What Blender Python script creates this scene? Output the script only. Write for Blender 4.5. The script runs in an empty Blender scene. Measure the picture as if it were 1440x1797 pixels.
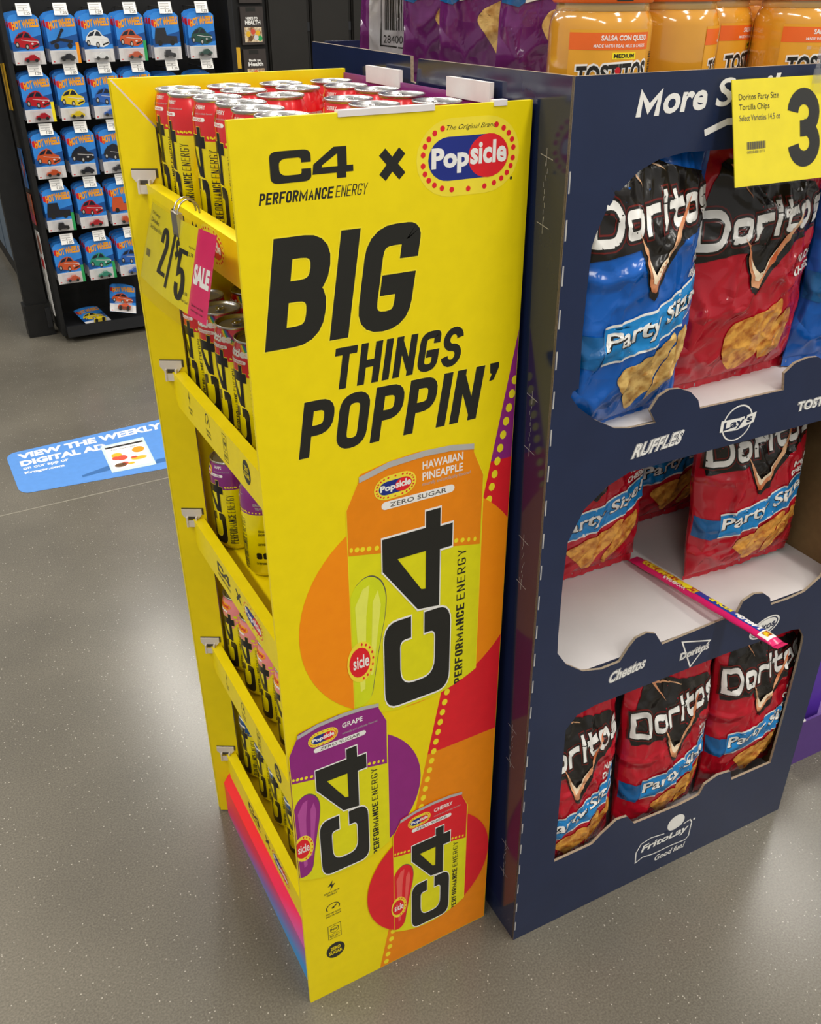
import bpy, bmesh, math, random
from mathutils import Vector, Matrix, noise
from mathutils.geometry import tessellate_polygon
random.seed(7)
sc = bpy.context.scene
COL = sc.collection
# ---------------------------------------------------------------- camera, world, lights, exposure
cam_d = bpy.data.cameras.new('camera'); cam = bpy.data.objects.new('camera', cam_d); COL.objects.link(cam)
yaw, pit, rol = math.radians(61.44), math.radians(30.207), math.radians(-.121)
fw = Vector((math.cos(pit)*math.cos(yaw), math.cos(pit)*math.sin(yaw), -math.sin(pit)))
rt = Vector((math.sin(yaw), -math.cos(yaw), 0)); up = rt.cross(fw)
r2 = rt*math.cos(rol)+up*math.sin(rol); u2 = -rt*math.sin(rol)+up*math.cos(rol)
mw = Matrix((r2, u2, -fw)).transposed().to_4x4(); mw.translation = Vector((-.3124, -.9604, 1.6208))
cam.matrix_world = mw
cam_d.sensor_fit = 'HORIZONTAL'; cam_d.sensor_width = 36; cam_d.lens = 39.98
cam_d.clip_start = .02; cam_d.clip_end = 100
sc.camera = cam
sc.view_settings.view_transform = 'Standard'; sc.view_settings.look = 'None'
sc.view_settings.gamma = 1; sc.view_settings.use_curve_mapping = False
sc.view_settings.exposure = 0.14
w = bpy.data.worlds.new('store_ambient'); sc.world = w; w.use_nodes = True
w.node_tree.nodes['Background'].inputs[0].default_value = (1, .97, .92, 1)
w.node_tree.nodes['Background'].inputs[1].default_value = .42
LAMPS = []
def lamp(x, y, sx, sy, power, z=4.4):
    l = bpy.data.lights.new('ceiling_strip_light', 'AREA'); l.shape = 'RECTANGLE'; l.size = sx; l.size_y = sy
    l.energy = power; l.color = (1, .965, .9)
    o = bpy.data.objects.new('ceiling_strip_light', l); COL.objects.link(o); o.location = (x, y, z); return o
for lx in (-2.4, 1.0, 4.4):
    for ly in (-4.2, -1.0, 2.4, 6.0, 9.6):
        lamp(lx, ly, .32, 2.3, 62)

# ---------------------------------------------------------------- materials
def lin(h):
    c = [int(h[i:i+2], 16)/255 for i in (0, 2, 4)]
    return tuple((x/12.92 if x <= .04045 else ((x+.055)/1.055)**2.4) for x in c)+(1,)
M = {}
def mat(key, hexc, rough=.45, spec=.5, metal=0, vary=.03, scale=40, bump=0, bscale=200, coat=0, hex2=None, lo=.35, hi=.65):
    m = bpy.data.materials.new(key); m.use_nodes = True; nt = m.node_tree; b = nt.nodes['Principled BSDF']
    c = lin(hexc)
    b.inputs['Roughness'].default_value = rough; b.inputs['Metallic'].default_value = metal
    b.inputs['Specular IOR Level'].default_value = spec
    if coat: b.inputs['Coat Weight'].default_value = coat; b.inputs['Coat Roughness'].default_value = .12
    tc = nt.nodes.new('ShaderNodeTexCoord'); nz = nt.nodes.new('ShaderNodeTexNoise'); nz.inputs['Scale'].default_value = scale
    nz.inputs['Detail'].default_value = 3
    nt.links.new(tc.outputs['Object'], nz.inputs['Vector'])
    rp = nt.nodes.new('ShaderNodeValToRGB'); e = rp.color_ramp.elements
    e[0].position = lo; e[1].position = hi
    e[0].color = tuple(x*(1-vary) for x in c[:3])+(1,)
    e[1].color = lin(hex2) if hex2 else tuple(min(1, x*(1+vary)) for x in c[:3])+(1,)
    nt.links.new(nz.outputs['Fac'], rp.inputs['Fac']); nt.links.new(rp.outputs['Color'], b.inputs['Base Color'])
    if bump:
        n2 = nt.nodes.new('ShaderNodeTexNoise'); n2.inputs['Scale'].default_value = bscale
        nt.links.new(tc.outputs['Object'], n2.inputs['Vector'])
        bp = nt.nodes.new('ShaderNodeBump'); bp.inputs['Strength'].default_value = bump; bp.inputs['Distance'].default_value = .002
        nt.links.new(n2.outputs['Fac'], bp.inputs['Height']); nt.links.new(bp.outputs['Normal'], b.inputs['Normal'])
    M[key] = m; return m
def crinkle(keys, strength=.8, scale=9):
    for k in keys:
        nt = M[k].node_tree; b = nt.nodes['Principled BSDF']; N = nt.nodes.new; L = nt.links.new
        tc = N('ShaderNodeTexCoord'); nz = N('ShaderNodeTexNoise'); nz.inputs['Scale'].default_value = 6; nz.inputs['Detail'].default_value = 2
        L(tc.outputs['Object'], nz.inputs['Vector'])
        mx = N('ShaderNodeVectorMath'); mx.operation = 'MULTIPLY_ADD'; mx.inputs[1].default_value = (.12, .12, .12)
        L(nz.outputs['Color'], mx.inputs[0]); L(tc.outputs['Object'], mx.inputs[2])
        v = N('ShaderNodeTexVoronoi'); v.feature = 'DISTANCE_TO_EDGE'; v.inputs['Scale'].default_value = scale; L(mx.outputs[0], v.inputs['Vector'])
        v2 = N('ShaderNodeTexVoronoi'); v2.feature = 'F1'; v2.inputs['Scale'].default_value = scale*2.3; L(mx.outputs[0], v2.inputs['Vector'])
        r = N('ShaderNodeValToRGB'); r.color_ramp.interpolation = 'EASE'; r.color_ramp.elements[0].color = (1,1,1,1); r.color_ramp.elements[1].color = (0,0,0,1); r.color_ramp.elements[1].position = .16
        L(v.outputs['Distance'], r.inputs[0])
        ad = N('ShaderNodeMath'); ad.operation = 'MULTIPLY_ADD'; ad.inputs[1].default_value = .55; L(v2.outputs['Distance'], ad.inputs[0]); L(r.outputs[0], ad.inputs[2])
        bp = N('ShaderNodeBump'); bp.inputs['Strength'].default_value = strength; bp.inputs['Distance'].default_value = .006
        L(ad.outputs[0], bp.inputs['Height']); L(bp.outputs['Normal'], b.inputs['Normal'])
def clear(key, amount=.88, tint=(1, 1, 1, 1), rough=.06):
    m = bpy.data.materials.new(key); m.use_nodes = True; nt = m.node_tree; nt.nodes.clear()
    o = nt.nodes.new('ShaderNodeOutputMaterial'); mx = nt.nodes.new('ShaderNodeMixShader'); t = nt.nodes.new('ShaderNodeBsdfTransparent')
    g = nt.nodes.new('ShaderNodeBsdfGlossy'); fr = nt.nodes.new('ShaderNodeLayerWeight'); fr.inputs['Blend'].default_value = .25
    ma = nt.nodes.new('ShaderNodeMath'); ma.operation = 'MULTIPLY_ADD'; ma.inputs[1].default_value = .35; ma.inputs[2].default_value = 1-amount
    t.inputs[0].default_value = tint; g.inputs['Roughness'].default_value = rough; g.inputs[0].default_value = (.9, .9, .9, 1)
    nt.links.new(fr.outputs['Fresnel'], ma.inputs[0]); nt.links.new(ma.outputs[0], mx.inputs[0])
    nt.links.new(t.outputs[0], mx.inputs[1]); nt.links.new(g.outputs[0], mx.inputs[2]); nt.links.new(mx.outputs[0], o.inputs[0])
    M[key] = m
mat('yellow', 'F4DC00', .42, .4, vary=.02, bump=.03, bscale=90)
mat('ink', '23231F', .42, .4); mat('orange', 'FF9208', .42, .4); mat('orange_deep', 'F08A08', .42, .4)
mat('print_red', 'E4202C', .42, .4); mat('print_purple', '93287F', .42, .4); mat('print_white', 'F4F2EC', .45, .4)
mat('grey_print', '5A5650', .45, .4); mat('navy_print', '1F2F86', .42, .4); mat('badge_yellow', 'F7E23A', .42, .4)
mat('dot_yellow', 'F8E425', .42, .4); mat('lime', 'D9E21C', .4, .4); mat('lime_light', 'EDF060', .4, .4); mat('purple_light', 'B9509F', .4, .4)
mat('red_light', 'F2605A', .4, .4); mat('silver_print', 'B9B7B4', .35, .5); mat('cardboard_edge', 'A3937E', .8, .2, vary=.15, scale=300)
mat('flap_edge', 'B9AFA4', .8, .2); mat('white_card', 'E4DEDC', .6, .3); mat('purple_card', '8A2C7C', .35, .5)
mat('blue_card', '1D2A4A', .3, .5, vary=.05, scale=15, bump=.05, bscale=60)
mat('blue_gloss', '1A2546', .13, .6, vary=.05, scale=15, bump=.02, bscale=14)
mat('kraft', '7A6240', .8, .2, vary=.06, scale=60); mat('shelf_white', 'D9D4D2', .55, .3, vary=.03, scale=10)
mat('aluminium', 'C9C7C4', .26, .5, metal=.9); mat('tab_metal', 'D6D4D0', .22, .5, metal=.95); mat('can_inside_lid', 'B8B6B2', .33, .5, metal=.85)
mat('can_yellow', 'F0E000', .24, .6, coat=.5); mat('can_red', 'E01A22', .22, .6, coat=.5, metal=.15); mat('can_purple', '8F2A86', .22, .6, coat=.5, metal=.25)
mat('can_pink', 'EE9090', .26, .6, coat=.4); mat('can_blue', '14508F', .22, .6, coat=.5, metal=.2); mat('can_ink', '141414', .28, .5)
mat('rainbow_green', '2FA05A', .3, .5); mat('rainbow_blue', '2A6FB8', .3, .5); mat('rainbow_orange', 'F59A20', .3, .5)
mat('clip_white', 'D8D0C8', .4, .5); mat('clip_dark', '4A453E', .5, .4)
mat('bag_red', 'BE1529', .17, .6, vary=.06, scale=8); mat('bag_blue', '0D5DB8', .17, .6, vary=.06, scale=8)
mat('bag_purple', '6A2468', .17, .6, vary=.08, scale=8); mat('bag_black', '1C1917', .22, .55); mat('bag_white', 'E9E7E4', .26, .5)
mat('bag_edge_red', '6A1A14', .25, .5); mat('banner_blue', '1787CE', .22, .55); mat('banner_dark', '0E5F9C', .22, .55)
mat('chip_orange', 'D2651A', .35, .5, vary=.3, scale=70, hex2='F7B650', lo=.3, hi=.62)
mat('chip_tan', 'CC8E3A', .35, .5, vary=.25, scale=70, hex2='EFC878', lo=.3, hi=.62)
mat('flame', 'F26A1E', .25, .5, vary=.3, scale=14, hex2='FFD9A8', lo=.35, hi=.7)
mat('bag_back', 'B9B7B8', .25, .5); mat('bag_inner', '9FA0A4', .2, .6, metal=.4)
mat('queso', 'DB9A2C', .12, .7, vary=.05, scale=20, coat=.8); mat('jar_label', 'E8A52C', .35, .5); mat('lid_orange', 'EE6A22', .35, .5)
mat('jar_neck', 'C9A468', .1, .7, coat=.8)
mat('sign_yellow', 'F4E21E', .25, .5, coat=.5); mat('sign_pink', 'E8326E', .25, .5, coat=.5)
mat('rack_black', '131313', .5, .4, vary=.2, scale=20); mat('rack_metal', '2A2B2E', .35, .5, metal=.3)
mat('dark_panel', '24221F', .6, .3, vary=.08, scale=6); mat('dark_panel_edge', '121110', .5, .4)
mat('card_blue', '3488DC', .35, .5, vary=.12, scale=12); mat('card_blue_dark', '164F94', .35, .5); mat('card_white', 'D8D5D3', .4, .4)
mat('logo_yellow', 'F8A61C', .35, .5); mat('logo_red', 'D0202A', .35, .5)
for k, h in dict(car_red='B51F28', car_white='E6E6E4', car_orange='C9552A', car_black='26262A', car_yellow='E3C61E', car_blue='2C5FB0', car_green='2E8A72', car_grey='55565A', car_tan='A79B74', car_dkgreen='1F4A3E', glass_dark='1A2230').items():
    mat(k, h, .25, .5, coat=.4)
mat('decal_blue', '5C93DA', .35, .4); mat('decal_blue_dark', '3B6CA8', .35, .4); mat('tablet_frame', 'CFE3DC', .4, .4)
mat('food_red', 'D6533C', .4, .4); mat('food_yellow', 'E8B52E', .4, .4); mat('food_brown', '6A4A2A', .4, .4)
mat('purple_box', '5A34A8', .4, .5); mat('purple_tray', '5C3C86', .45, .4)
mat('wire', 'B9B6B0', .25, .5, metal=.9); mat('rope_pink', 'E0266C', .18, .6, vary=.05); mat('rope_navy', '1E3F9C', .18, .6)
mat('candy_mix', 'D8402A', .3, .5, vary=.4, scale=160, hex2='F2D02A', lo=.42, hi=.56)
mat('fixture_blue_grey', '5E6E7E', .4, .4); mat('photo_mix', 'A5602A', .5, .3, vary=.4, scale=50, hex2='E8D4B0', lo=.35, hi=.6)
mat('dot_cream', 'FFE9C8', .25, .5); mat('bag_letter', 'F2F0EA', .22, .5)
crinkle(['bag_red','bag_blue','bag_purple','bag_black','banner_blue','banner_dark','chip_orange','chip_tan','flame','bag_back','bag_edge_red','bag_letter'])
clear('clear_plastic', .93); clear('clear_sleeve', .975); clear('clear_blister', .95)
def floor_mat():
    m = bpy.data.materials.new('polished_concrete'); m.use_nodes = True; nt = m.node_tree; b = nt.nodes['Principled BSDF']
    L = nt.links.new; N = nt.nodes.new
    tc = N('ShaderNodeTexCoord')
    n1 = N('ShaderNodeTexNoise'); n1.inputs['Scale'].default_value = 1.6; n1.inputs['Detail'].default_value = 5
    n2 = N('ShaderNodeTexNoise'); n2.inputs['Scale'].default_value = 260; n2.inputs['Detail'].default_value = 2
    v = N('ShaderNodeTexVoronoi'); v.inputs['Scale'].default_value = 120; v.inputs['Randomness'].default_value = 1
    for n in (n1, n2, v): L(tc.outputs['Object'], n.inputs['Vector'])
    r1 = N('ShaderNodeValToRGB'); r1.color_ramp.elements[0].position = .35; r1.color_ramp.elements[1].position = .68
    r1.color_ramp.elements[0].color = lin('625D53'); r1.color_ramp.elements[1].color = lin('756F63')
    r2_ = N('ShaderNodeValToRGB'); r2_.color_ramp.elements[0].position = .35; r2_.color_ramp.elements[1].position = .7
    r2_.color_ramp.elements[0].color = (.8, .8, .8, 1); r2_.color_ramp.elements[1].color = (1.16, 1.16, 1.16, 1)
    mu = N('ShaderNodeMix'); mu.data_type = 'RGBA'; mu.blend_type = 'MULTIPLY'; mu.inputs[0].default_value = 1
    L(n1.outputs['Fac'], r1.inputs[0]); L(n2.outputs['Fac'], r2_.inputs[0]); L(r1.outputs[0], mu.inputs[6]); L(r2_.outputs[0], mu.inputs[7])
    # sparse pale aggregate specks
    sp = N('ShaderNodeMath'); sp.operation = 'LESS_THAN'; sp.inputs[1].default_value = .16; L(v.outputs['Distance'], sp.inputs[0])
    sx = N('ShaderNodeSeparateColor'); L(v.outputs['Color'], sx.inputs[0])
    gt = N('ShaderNodeMath'); gt.operation = 'GREATER_THAN'; gt.inputs[1].default_value = .76; L(sx.outputs[0], gt.inputs[0])
    an = N('ShaderNodeMath'); an.operation = 'MULTIPLY'; L(sp.outputs[0], an.inputs[0]); L(gt.outputs[0], an.inputs[1])
    m2 = N('ShaderNodeMix'); m2.data_type = 'RGBA'; m2.inputs[7].default_value = lin('B0A99C')
    L(an.outputs[0], m2.inputs[0]); L(mu.outputs[2], m2.inputs[6]); L(m2.outputs[2], b.inputs['Base Color'])
    b.inputs['Roughness'].default_value = .23; b.inputs['Specular IOR Level'].default_value = .5
    bp = N('ShaderNodeBump'); bp.inputs['Strength'].default_value = .05; bp.inputs['Distance'].default_value = .002
    L(n2.outputs['Fac'], bp.inputs['Height']); L(bp.outputs['Normal'], b.inputs['Normal'])
    M['floor'] = m
floor_mat()
def gradient_mat():   # printed gradient of the plinth: red at its far end to blue at the near bottom
    m = bpy.data.materials.new('plinth_gradient'); m.use_nodes = True; nt = m.node_tree; b = nt.nodes['Principled BSDF']
    tc = nt.nodes.new('ShaderNodeTexCoord'); mp = nt.nodes.new('ShaderNodeMapping'); sx = nt.nodes.new('ShaderNodeSeparateXYZ')
    nt.links.new(tc.outputs['Object'], sx.inputs[0])
    a = nt.nodes.new('ShaderNodeMath'); a.operation = 'MULTIPLY_ADD'; a.inputs[1].default_value = 1.35; nt.links.new(sx.outputs['Y'], a.inputs[0])
    c = nt.nodes.new('ShaderNodeMath'); c.operation = 'MULTIPLY'; c.inputs[1].default_value = 5.2; nt.links.new(sx.outputs['Z'], c.inputs[0])
    nt.links.new(c.outputs[0], a.inputs[2])
    rp = nt.nodes.new('ShaderNodeValToRGB'); e = rp.color_ramp.elements
    e[0].position = .22; e[0].color = lin('3B9BE0'); e[1].position = .98; e[1].color = lin('FF2A2E')
    x = e.new(.5); x.color = lin('9A66B0'); x = e.new(.75); x.color = lin('F0285A')
    nt.links.new(a.outputs[0], rp.inputs[0]); nt.links.new(rp.outputs[0], b.inputs['Base Color']); b.inputs['Roughness'].default_value = .4
    M['gradient'] = m
gradient_mat()

# ---------------------------------------------------------------- mesh builder
class MB:
    def __init__(s): s.v = []; s.f = []; s.m = []; s.sm = []
    def add(s, vs, fs, m, smooth=False):
        o = len(s.v); s.v += [tuple(p) for p in vs]
        for f in fs: s.f.append([i+o for i in f]); s.m.append(m); s.sm.append(smooth)
    def box(s, a, b, m, top=None):
        x0, y0, z0 = a; x1, y1, z1 = b
        vs = [(x0,y0,z0),(x1,y0,z0),(x1,y1,z0),(x0,y1,z0),(x0,y0,z1),(x1,y0,z1),(x1,y1,z1),(x0,y1,z1)]
        s.add(vs, [(0,3,2,1),(0,1,5,4),(1,2,6,5),(2,3,7,6),(3,0,4,7)], m); s.add(vs[4:], [(0,1,2,3)], top or m)
    def prism(s, loops, fn, t, m, edge=None, back=None):
        """extrude outline loops (first outer, others holes); fn(x,y,d)->point with d = 0 front, t back"""
        flat = [p for l in loops for p in l]
        tri = tessellate_polygon([[Vector((p[0], p[1], 0)) for p in l] for l in loops])
        s.add([fn(p[0], p[1], 0) for p in flat], tri, m)
        s.add([fn(p[0], p[1], t) for p in flat], [tuple(reversed(x)) for x in tri], back or m)
        for l in loops:
            n = len(l); vs = [fn(p[0], p[1], 0) for p in l]+[fn(p[0], p[1], t) for p in l]
            s.add(vs, [(i, (i+1) % n, n+(i+1) % n, n+i) for i in range(n)], edge or m)
    def lathe(s, prof, m, n=28, c=(0,0,0), mats=None):
        vs = []; k = len(prof)
        for i in range(n):
            a = 2*math.pi*i/n
            vs += [(c[0]+r*math.cos(a), c[1]+r*math.sin(a), c[2]+z) for r, z in prof]
        o = len(s.v); s.v += vs
        for i in range(n):
            j = (i+1) % n
            for q in range(k-1):
                s.f.append([o+i*k+q, o+j*k+q, o+j*k+q+1, o+i*k+q+1]); s.m.append(mats[q] if mats else m); s.sm.append(True)
    def tube(s, pts, r, m, n=8):
        pts = [Vector(p) for p in pts]; vs = []
        for i, p in enumerate(pts):
            d = (pts[min(i+1, len(pts)-1)]-pts[max(i-1, 0)]).normalized()
            a = d.orthogonal().normalized() if i == 0 else (a-d*a.dot(d)).normalized()
            b = d.cross(a)
            vs += [p+(a*math.cos(2*math.pi*k/n)+b*math.sin(2*math.pi*k/n))*r for k in range(n)]
        fs = [(i*n+k, i*n+(k+1) % n, (i+1)*n+(k+1) % n, (i+1)*n+k) for i in range(len(pts)-1) for k in range(n)]
        fs += [tuple(reversed(range(n))), tuple(range((len(pts)-1)*n, len(pts)*n))]
        s.add(vs, fs, m, True)
    def build(s, name, parent=None, loc=None, rot=None):
        me = bpy.data.meshes.new(name); me.from_pydata([Vector(v) for v in s.v], [], s.f)
        keys = []
        for k in s.m:
            if k not in keys: keys.append(k)
        for k in keys: me.materials.append(M[k])
        ix = {k: i for i, k in enumerate(keys)}
        me.polygons.foreach_set('material_index', [ix[k] for k in s.m]); me.polygons.foreach_set('use_smooth', s.sm)
        me.update()
        o = bpy.data.objects.new(name, me); COL.objects.link(o)
        if parent: o.parent = parent
        if loc: o.location = loc
        if rot: o.rotation_euler = rot
        return o
def tag(o, label, cat, group=None):
    o['label'] = label; o['category'] = cat
    if group: o['group'] = group
    return o
def thing(name, label, cat, loc=(0,0,0), rot=(0,0,0), group=None):
    o = bpy.data.objects.new(name, None); COL.objects.link(o); o.empty_display_size = .02; o.location = loc; o.rotation_euler = rot
    return tag(o, label, cat, group)
def structure(o): o['kind'] = 'structure'; return o
def dup(root, label, loc, rot=None, group=None):
    r = root.copy(); COL.objects.link(r); r.location = loc
    if rot: r.rotation_euler = rot
    r['label'] = label
    if group: r['group'] = group
    for ch in root.children:
        c = ch.copy(); COL.objects.link(c); c.parent = r
        for g in ch.children:
            d = g.copy(); COL.objects.link(d); d.parent = c
    return r

# ---------------------------------------------------------------- lettering: a stroke alphabet and the built-in font
G = dict(
 A=[[(0,0),(.5,1),(1,0)],[(.18,.3),(.82,.3)]], B=[[(0,.52),(0,1),(1,1,1),(1,.52,1),(0,.52)],[(0,.52),(1,.52,1),(1,0,1),(0,0),(0,.52)]],
 C=[[(1,.66),(1,1,1),(0,1,1),(0,0,1),(1,0,1),(1,.34)]], D=[[(0,.5),(0,1),(1,1,1),(1,0,1),(0,0),(0,.5)]],
 E=[[(1,1),(0,1),(0,0),(1,0)],[(0,.5),(.85,.5)]], F=[[(1,1),(0,1),(0,0)],[(0,.5),(.85,.5)]],
 G=[[(1,.68),(1,1,1),(0,1,1),(0,0,1),(1,0,1),(1,.47),(.55,.47)]], H=[[(0,0),(0,1)],[(1,0),(1,1)],[(0,.5),(1,.5)]], I=[[(.5,0),(.5,1)]],
 J=[[(1,1),(1,0,1),(0,0,1),(0,.3)]], K=[[(0,0),(0,1)],[(1,1),(.1,.5),(1,0)]], L=[[(0,1),(0,0),(1,0)]], M=[[(0,0),(0,1),(.5,.2),(1,1),(1,0)]],
 N=[[(0,0),(0,1)],[(0,1),(1,0)],[(1,0),(1,1)]], O=[[(0,.5),(0,1,1),(1,1,1),(1,0,1),(0,0,1),(0,.5)]], P=[[(0,0),(0,1),(1,1,1),(1,.46,1),(0,.46)]],
 Q=[[(0,.5),(0,1,1),(1,1,1),(1,0,1),(0,0,1),(0,.5)],[(.6,.3),(1,0)]], R=[[(0,0),(0,1),(1,1,1),(1,.48,1),(0,.48)],[(.5,.48),(1,0)]],
 S=[[(1,.74),(1,1,1),(0,1,1),(0,.54,1),(1,.46,1),(1,0,1),(0,0,1),(0,.26)]], T=[[(.5,0),(.5,1)],[(0,1),(1,1)]],
 U=[[(0,1),(0,0,1),(1,0,1),(1,1)]], V=[[(0,1),(.5,0),(1,1)]], W=[[(0,1),(.25,0),(.5,.8),(.75,0),(1,1)]], X=[[(0,0),(1,1)],[(0,1),(1,0)]],
 Y=[[(0,1),(.5,.45),(1,1)],[(.5,0),(.5,.45)]], Z=[[(0,1),(1,1),(0,0),(1,0)]],
 o=[[(0,.36),(0,.72,1),(1,.72,1),(1,0,1),(0,0,1),(0,.36)]], r=[[(0,0),(0,.72),(.9,.72)]], i=[[(.5,0),(.5,.60)],[(.5,.98),(.6,1.12)]],
 t=[[(.3,1.05),(.3,0,1),(1,0)],[(0,.72),(1,.72)]], s=[[(1,.72),(.1,.72,1),(.1,.38,1),(.9,.34,1),(.9,0,1),(0,0)]])
G['2'] = [[(0,.74),(0,1,1),(1,1,1),(1,.56,1),(0,.06),(0,0),(1,0)]]; G['5'] = [[(1,1),(0,1),(0,.58),(1,.58,1),(1,0,1),(0,0,1),(0,.24)]]
G['3'] = [[(0,.74),(0,1,1),(1,1,1),(1,.52,1),(.4,.52)],[(.4,.52),(1,.52,1),(1,0,1),(0,0,1),(0,.26)]]; G['/'] = [[(0,0),(1,1)]]
G['0'] = G['O']; G['4'] = [[(.75,0),(.75,1),(0,.3),(1,.3)]]; G["'"] = [[(.5,1),(.4,.78)]]
G['1'] = G['I']; G['$'] = G['S']+[[(.5,-.14),(.5,1.14)]]
def arc(cx, cy, rx, ry, a0, a1, n=14): return [(cx+rx*math.cos(math.radians(a0+(a1-a0)*i/n)), cy+ry*math.sin(math.radians(a0+(a1-a0)*i/n))) for i in range(n+1)]
G['3'] = [arc(.5,.745,.5,.255,175,-90,18)[:-1]+[(.5,.49),(.32,.49)]+[(.32,.49)], arc(.5,.255,.5,.255,90,-175,24)]
G['S'] = [arc(.5,.745,.5,.255,5,270,14)+arc(.5,.245,.5,.245,90,-175,14)[0:]]
G['2'] = [arc(.5,.72,.5,.28,178,-25,16)+[(.02,.03),(.0,0),(1,0)]]
G['5'] = [[(.95,1),(.06,1),(.02,.52),(.1,.54)]+arc(.48,.31,.52,.31,115,-170,16)]
G['G'] = [[(1,.84),(1,1,1),(0,1,1),(0,0,1),(1,0,1),(1,.43),(.56,.43)]]
G['$'] = G['S']+[[(.5,-.14),(.5,1.14)]]
def fillet(path, r):
    out = []
    for k, p in enumerate(path):
        if len(p) == 2 or k in (0, len(path)-1): out.append(Vector(p[:2])); continue
        P = Vector(p[:2]); A = Vector(path[k-1][:2]); B = Vector(path[k+1][:2])
        la, lb = (A-P).length, (B-P).length; q = min(r, la*.5, lb*.5)
        a = P+(A-P)/la*q; b = P+(B-P)/lb*q
        for i in range(6):
            t = i/5; out.append(a*(1-t)**2+P*2*t*(1-t)+b*t*t)
    return out
def stroke_quads(pts, t, cap=True):
    pts = [p for i, p in enumerate(pts) if i == 0 or (p-pts[i-1]).length > 1e-6]
    if len(pts) < 2: return []
    closed = (pts[0]-pts[-1]).length < 1e-6
    if closed: pts = pts[:-1]
    n = len(pts); h = t/2; L = []; R = []
    for i in range(n):
        a = pts[i-1] if (i > 0 or closed) else None; b = pts[(i+1) % n] if (i < n-1 or closed) else None
        d1 = (pts[i]-a).normalized() if a is not None else None; d2 = (b-pts[i]).normalized() if b is not None else None
        d = d1 if d2 is None else (d2 if d1 is None else (d1+d2))
        p = pts[i]
        if d.length < 1e-6: d = d1
        d = d.normalized(); nn = Vector((-d.y, d.x))
        k = 1
        if d1 is not None and d2 is not None:
            c = nn.dot(Vector((-d1.y, d1.x))); k = min(2.2, 1/max(c, .2))
        elif cap: p = p+(d*h if d2 is None else -d*h)
        L.append(p+nn*h*k); R.append(p-nn*h*k)
    m = n if closed else n-1
    return [[L[i], R[i], R[(i+1) % n], L[(i+1) % n]] for i in range(m)]
_txt = {}
def font_tris(s, off):
    if (s, off) in _txt: return _txt[(s, off)]
    cu = bpy.data.curves.new('lettering', 'FONT'); cu.body = s; cu.resolution_u = 3; cu.offset = off; cu.fill_mode = 'FRONT'
    ob = bpy.data.objects.new('lettering', cu); COL.objects.link(ob)
    dg = bpy.context.evaluated_depsgraph_get(); dg.update(); ev = ob.evaluated_get(dg); me = ev.to_mesh(); me.calc_loop_triangles()
    vs = [Vector((v.co.x, v.co.y)) for v in me.vertices]; tr = [tuple(t.vertices) for t in me.loop_triangles]
    ev.to_mesh_clear(); bpy.data.objects.remove(ob); bpy.data.curves.remove(cu)
    _txt[(s, off)] = (vs, tr); return vs, tr
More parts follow.
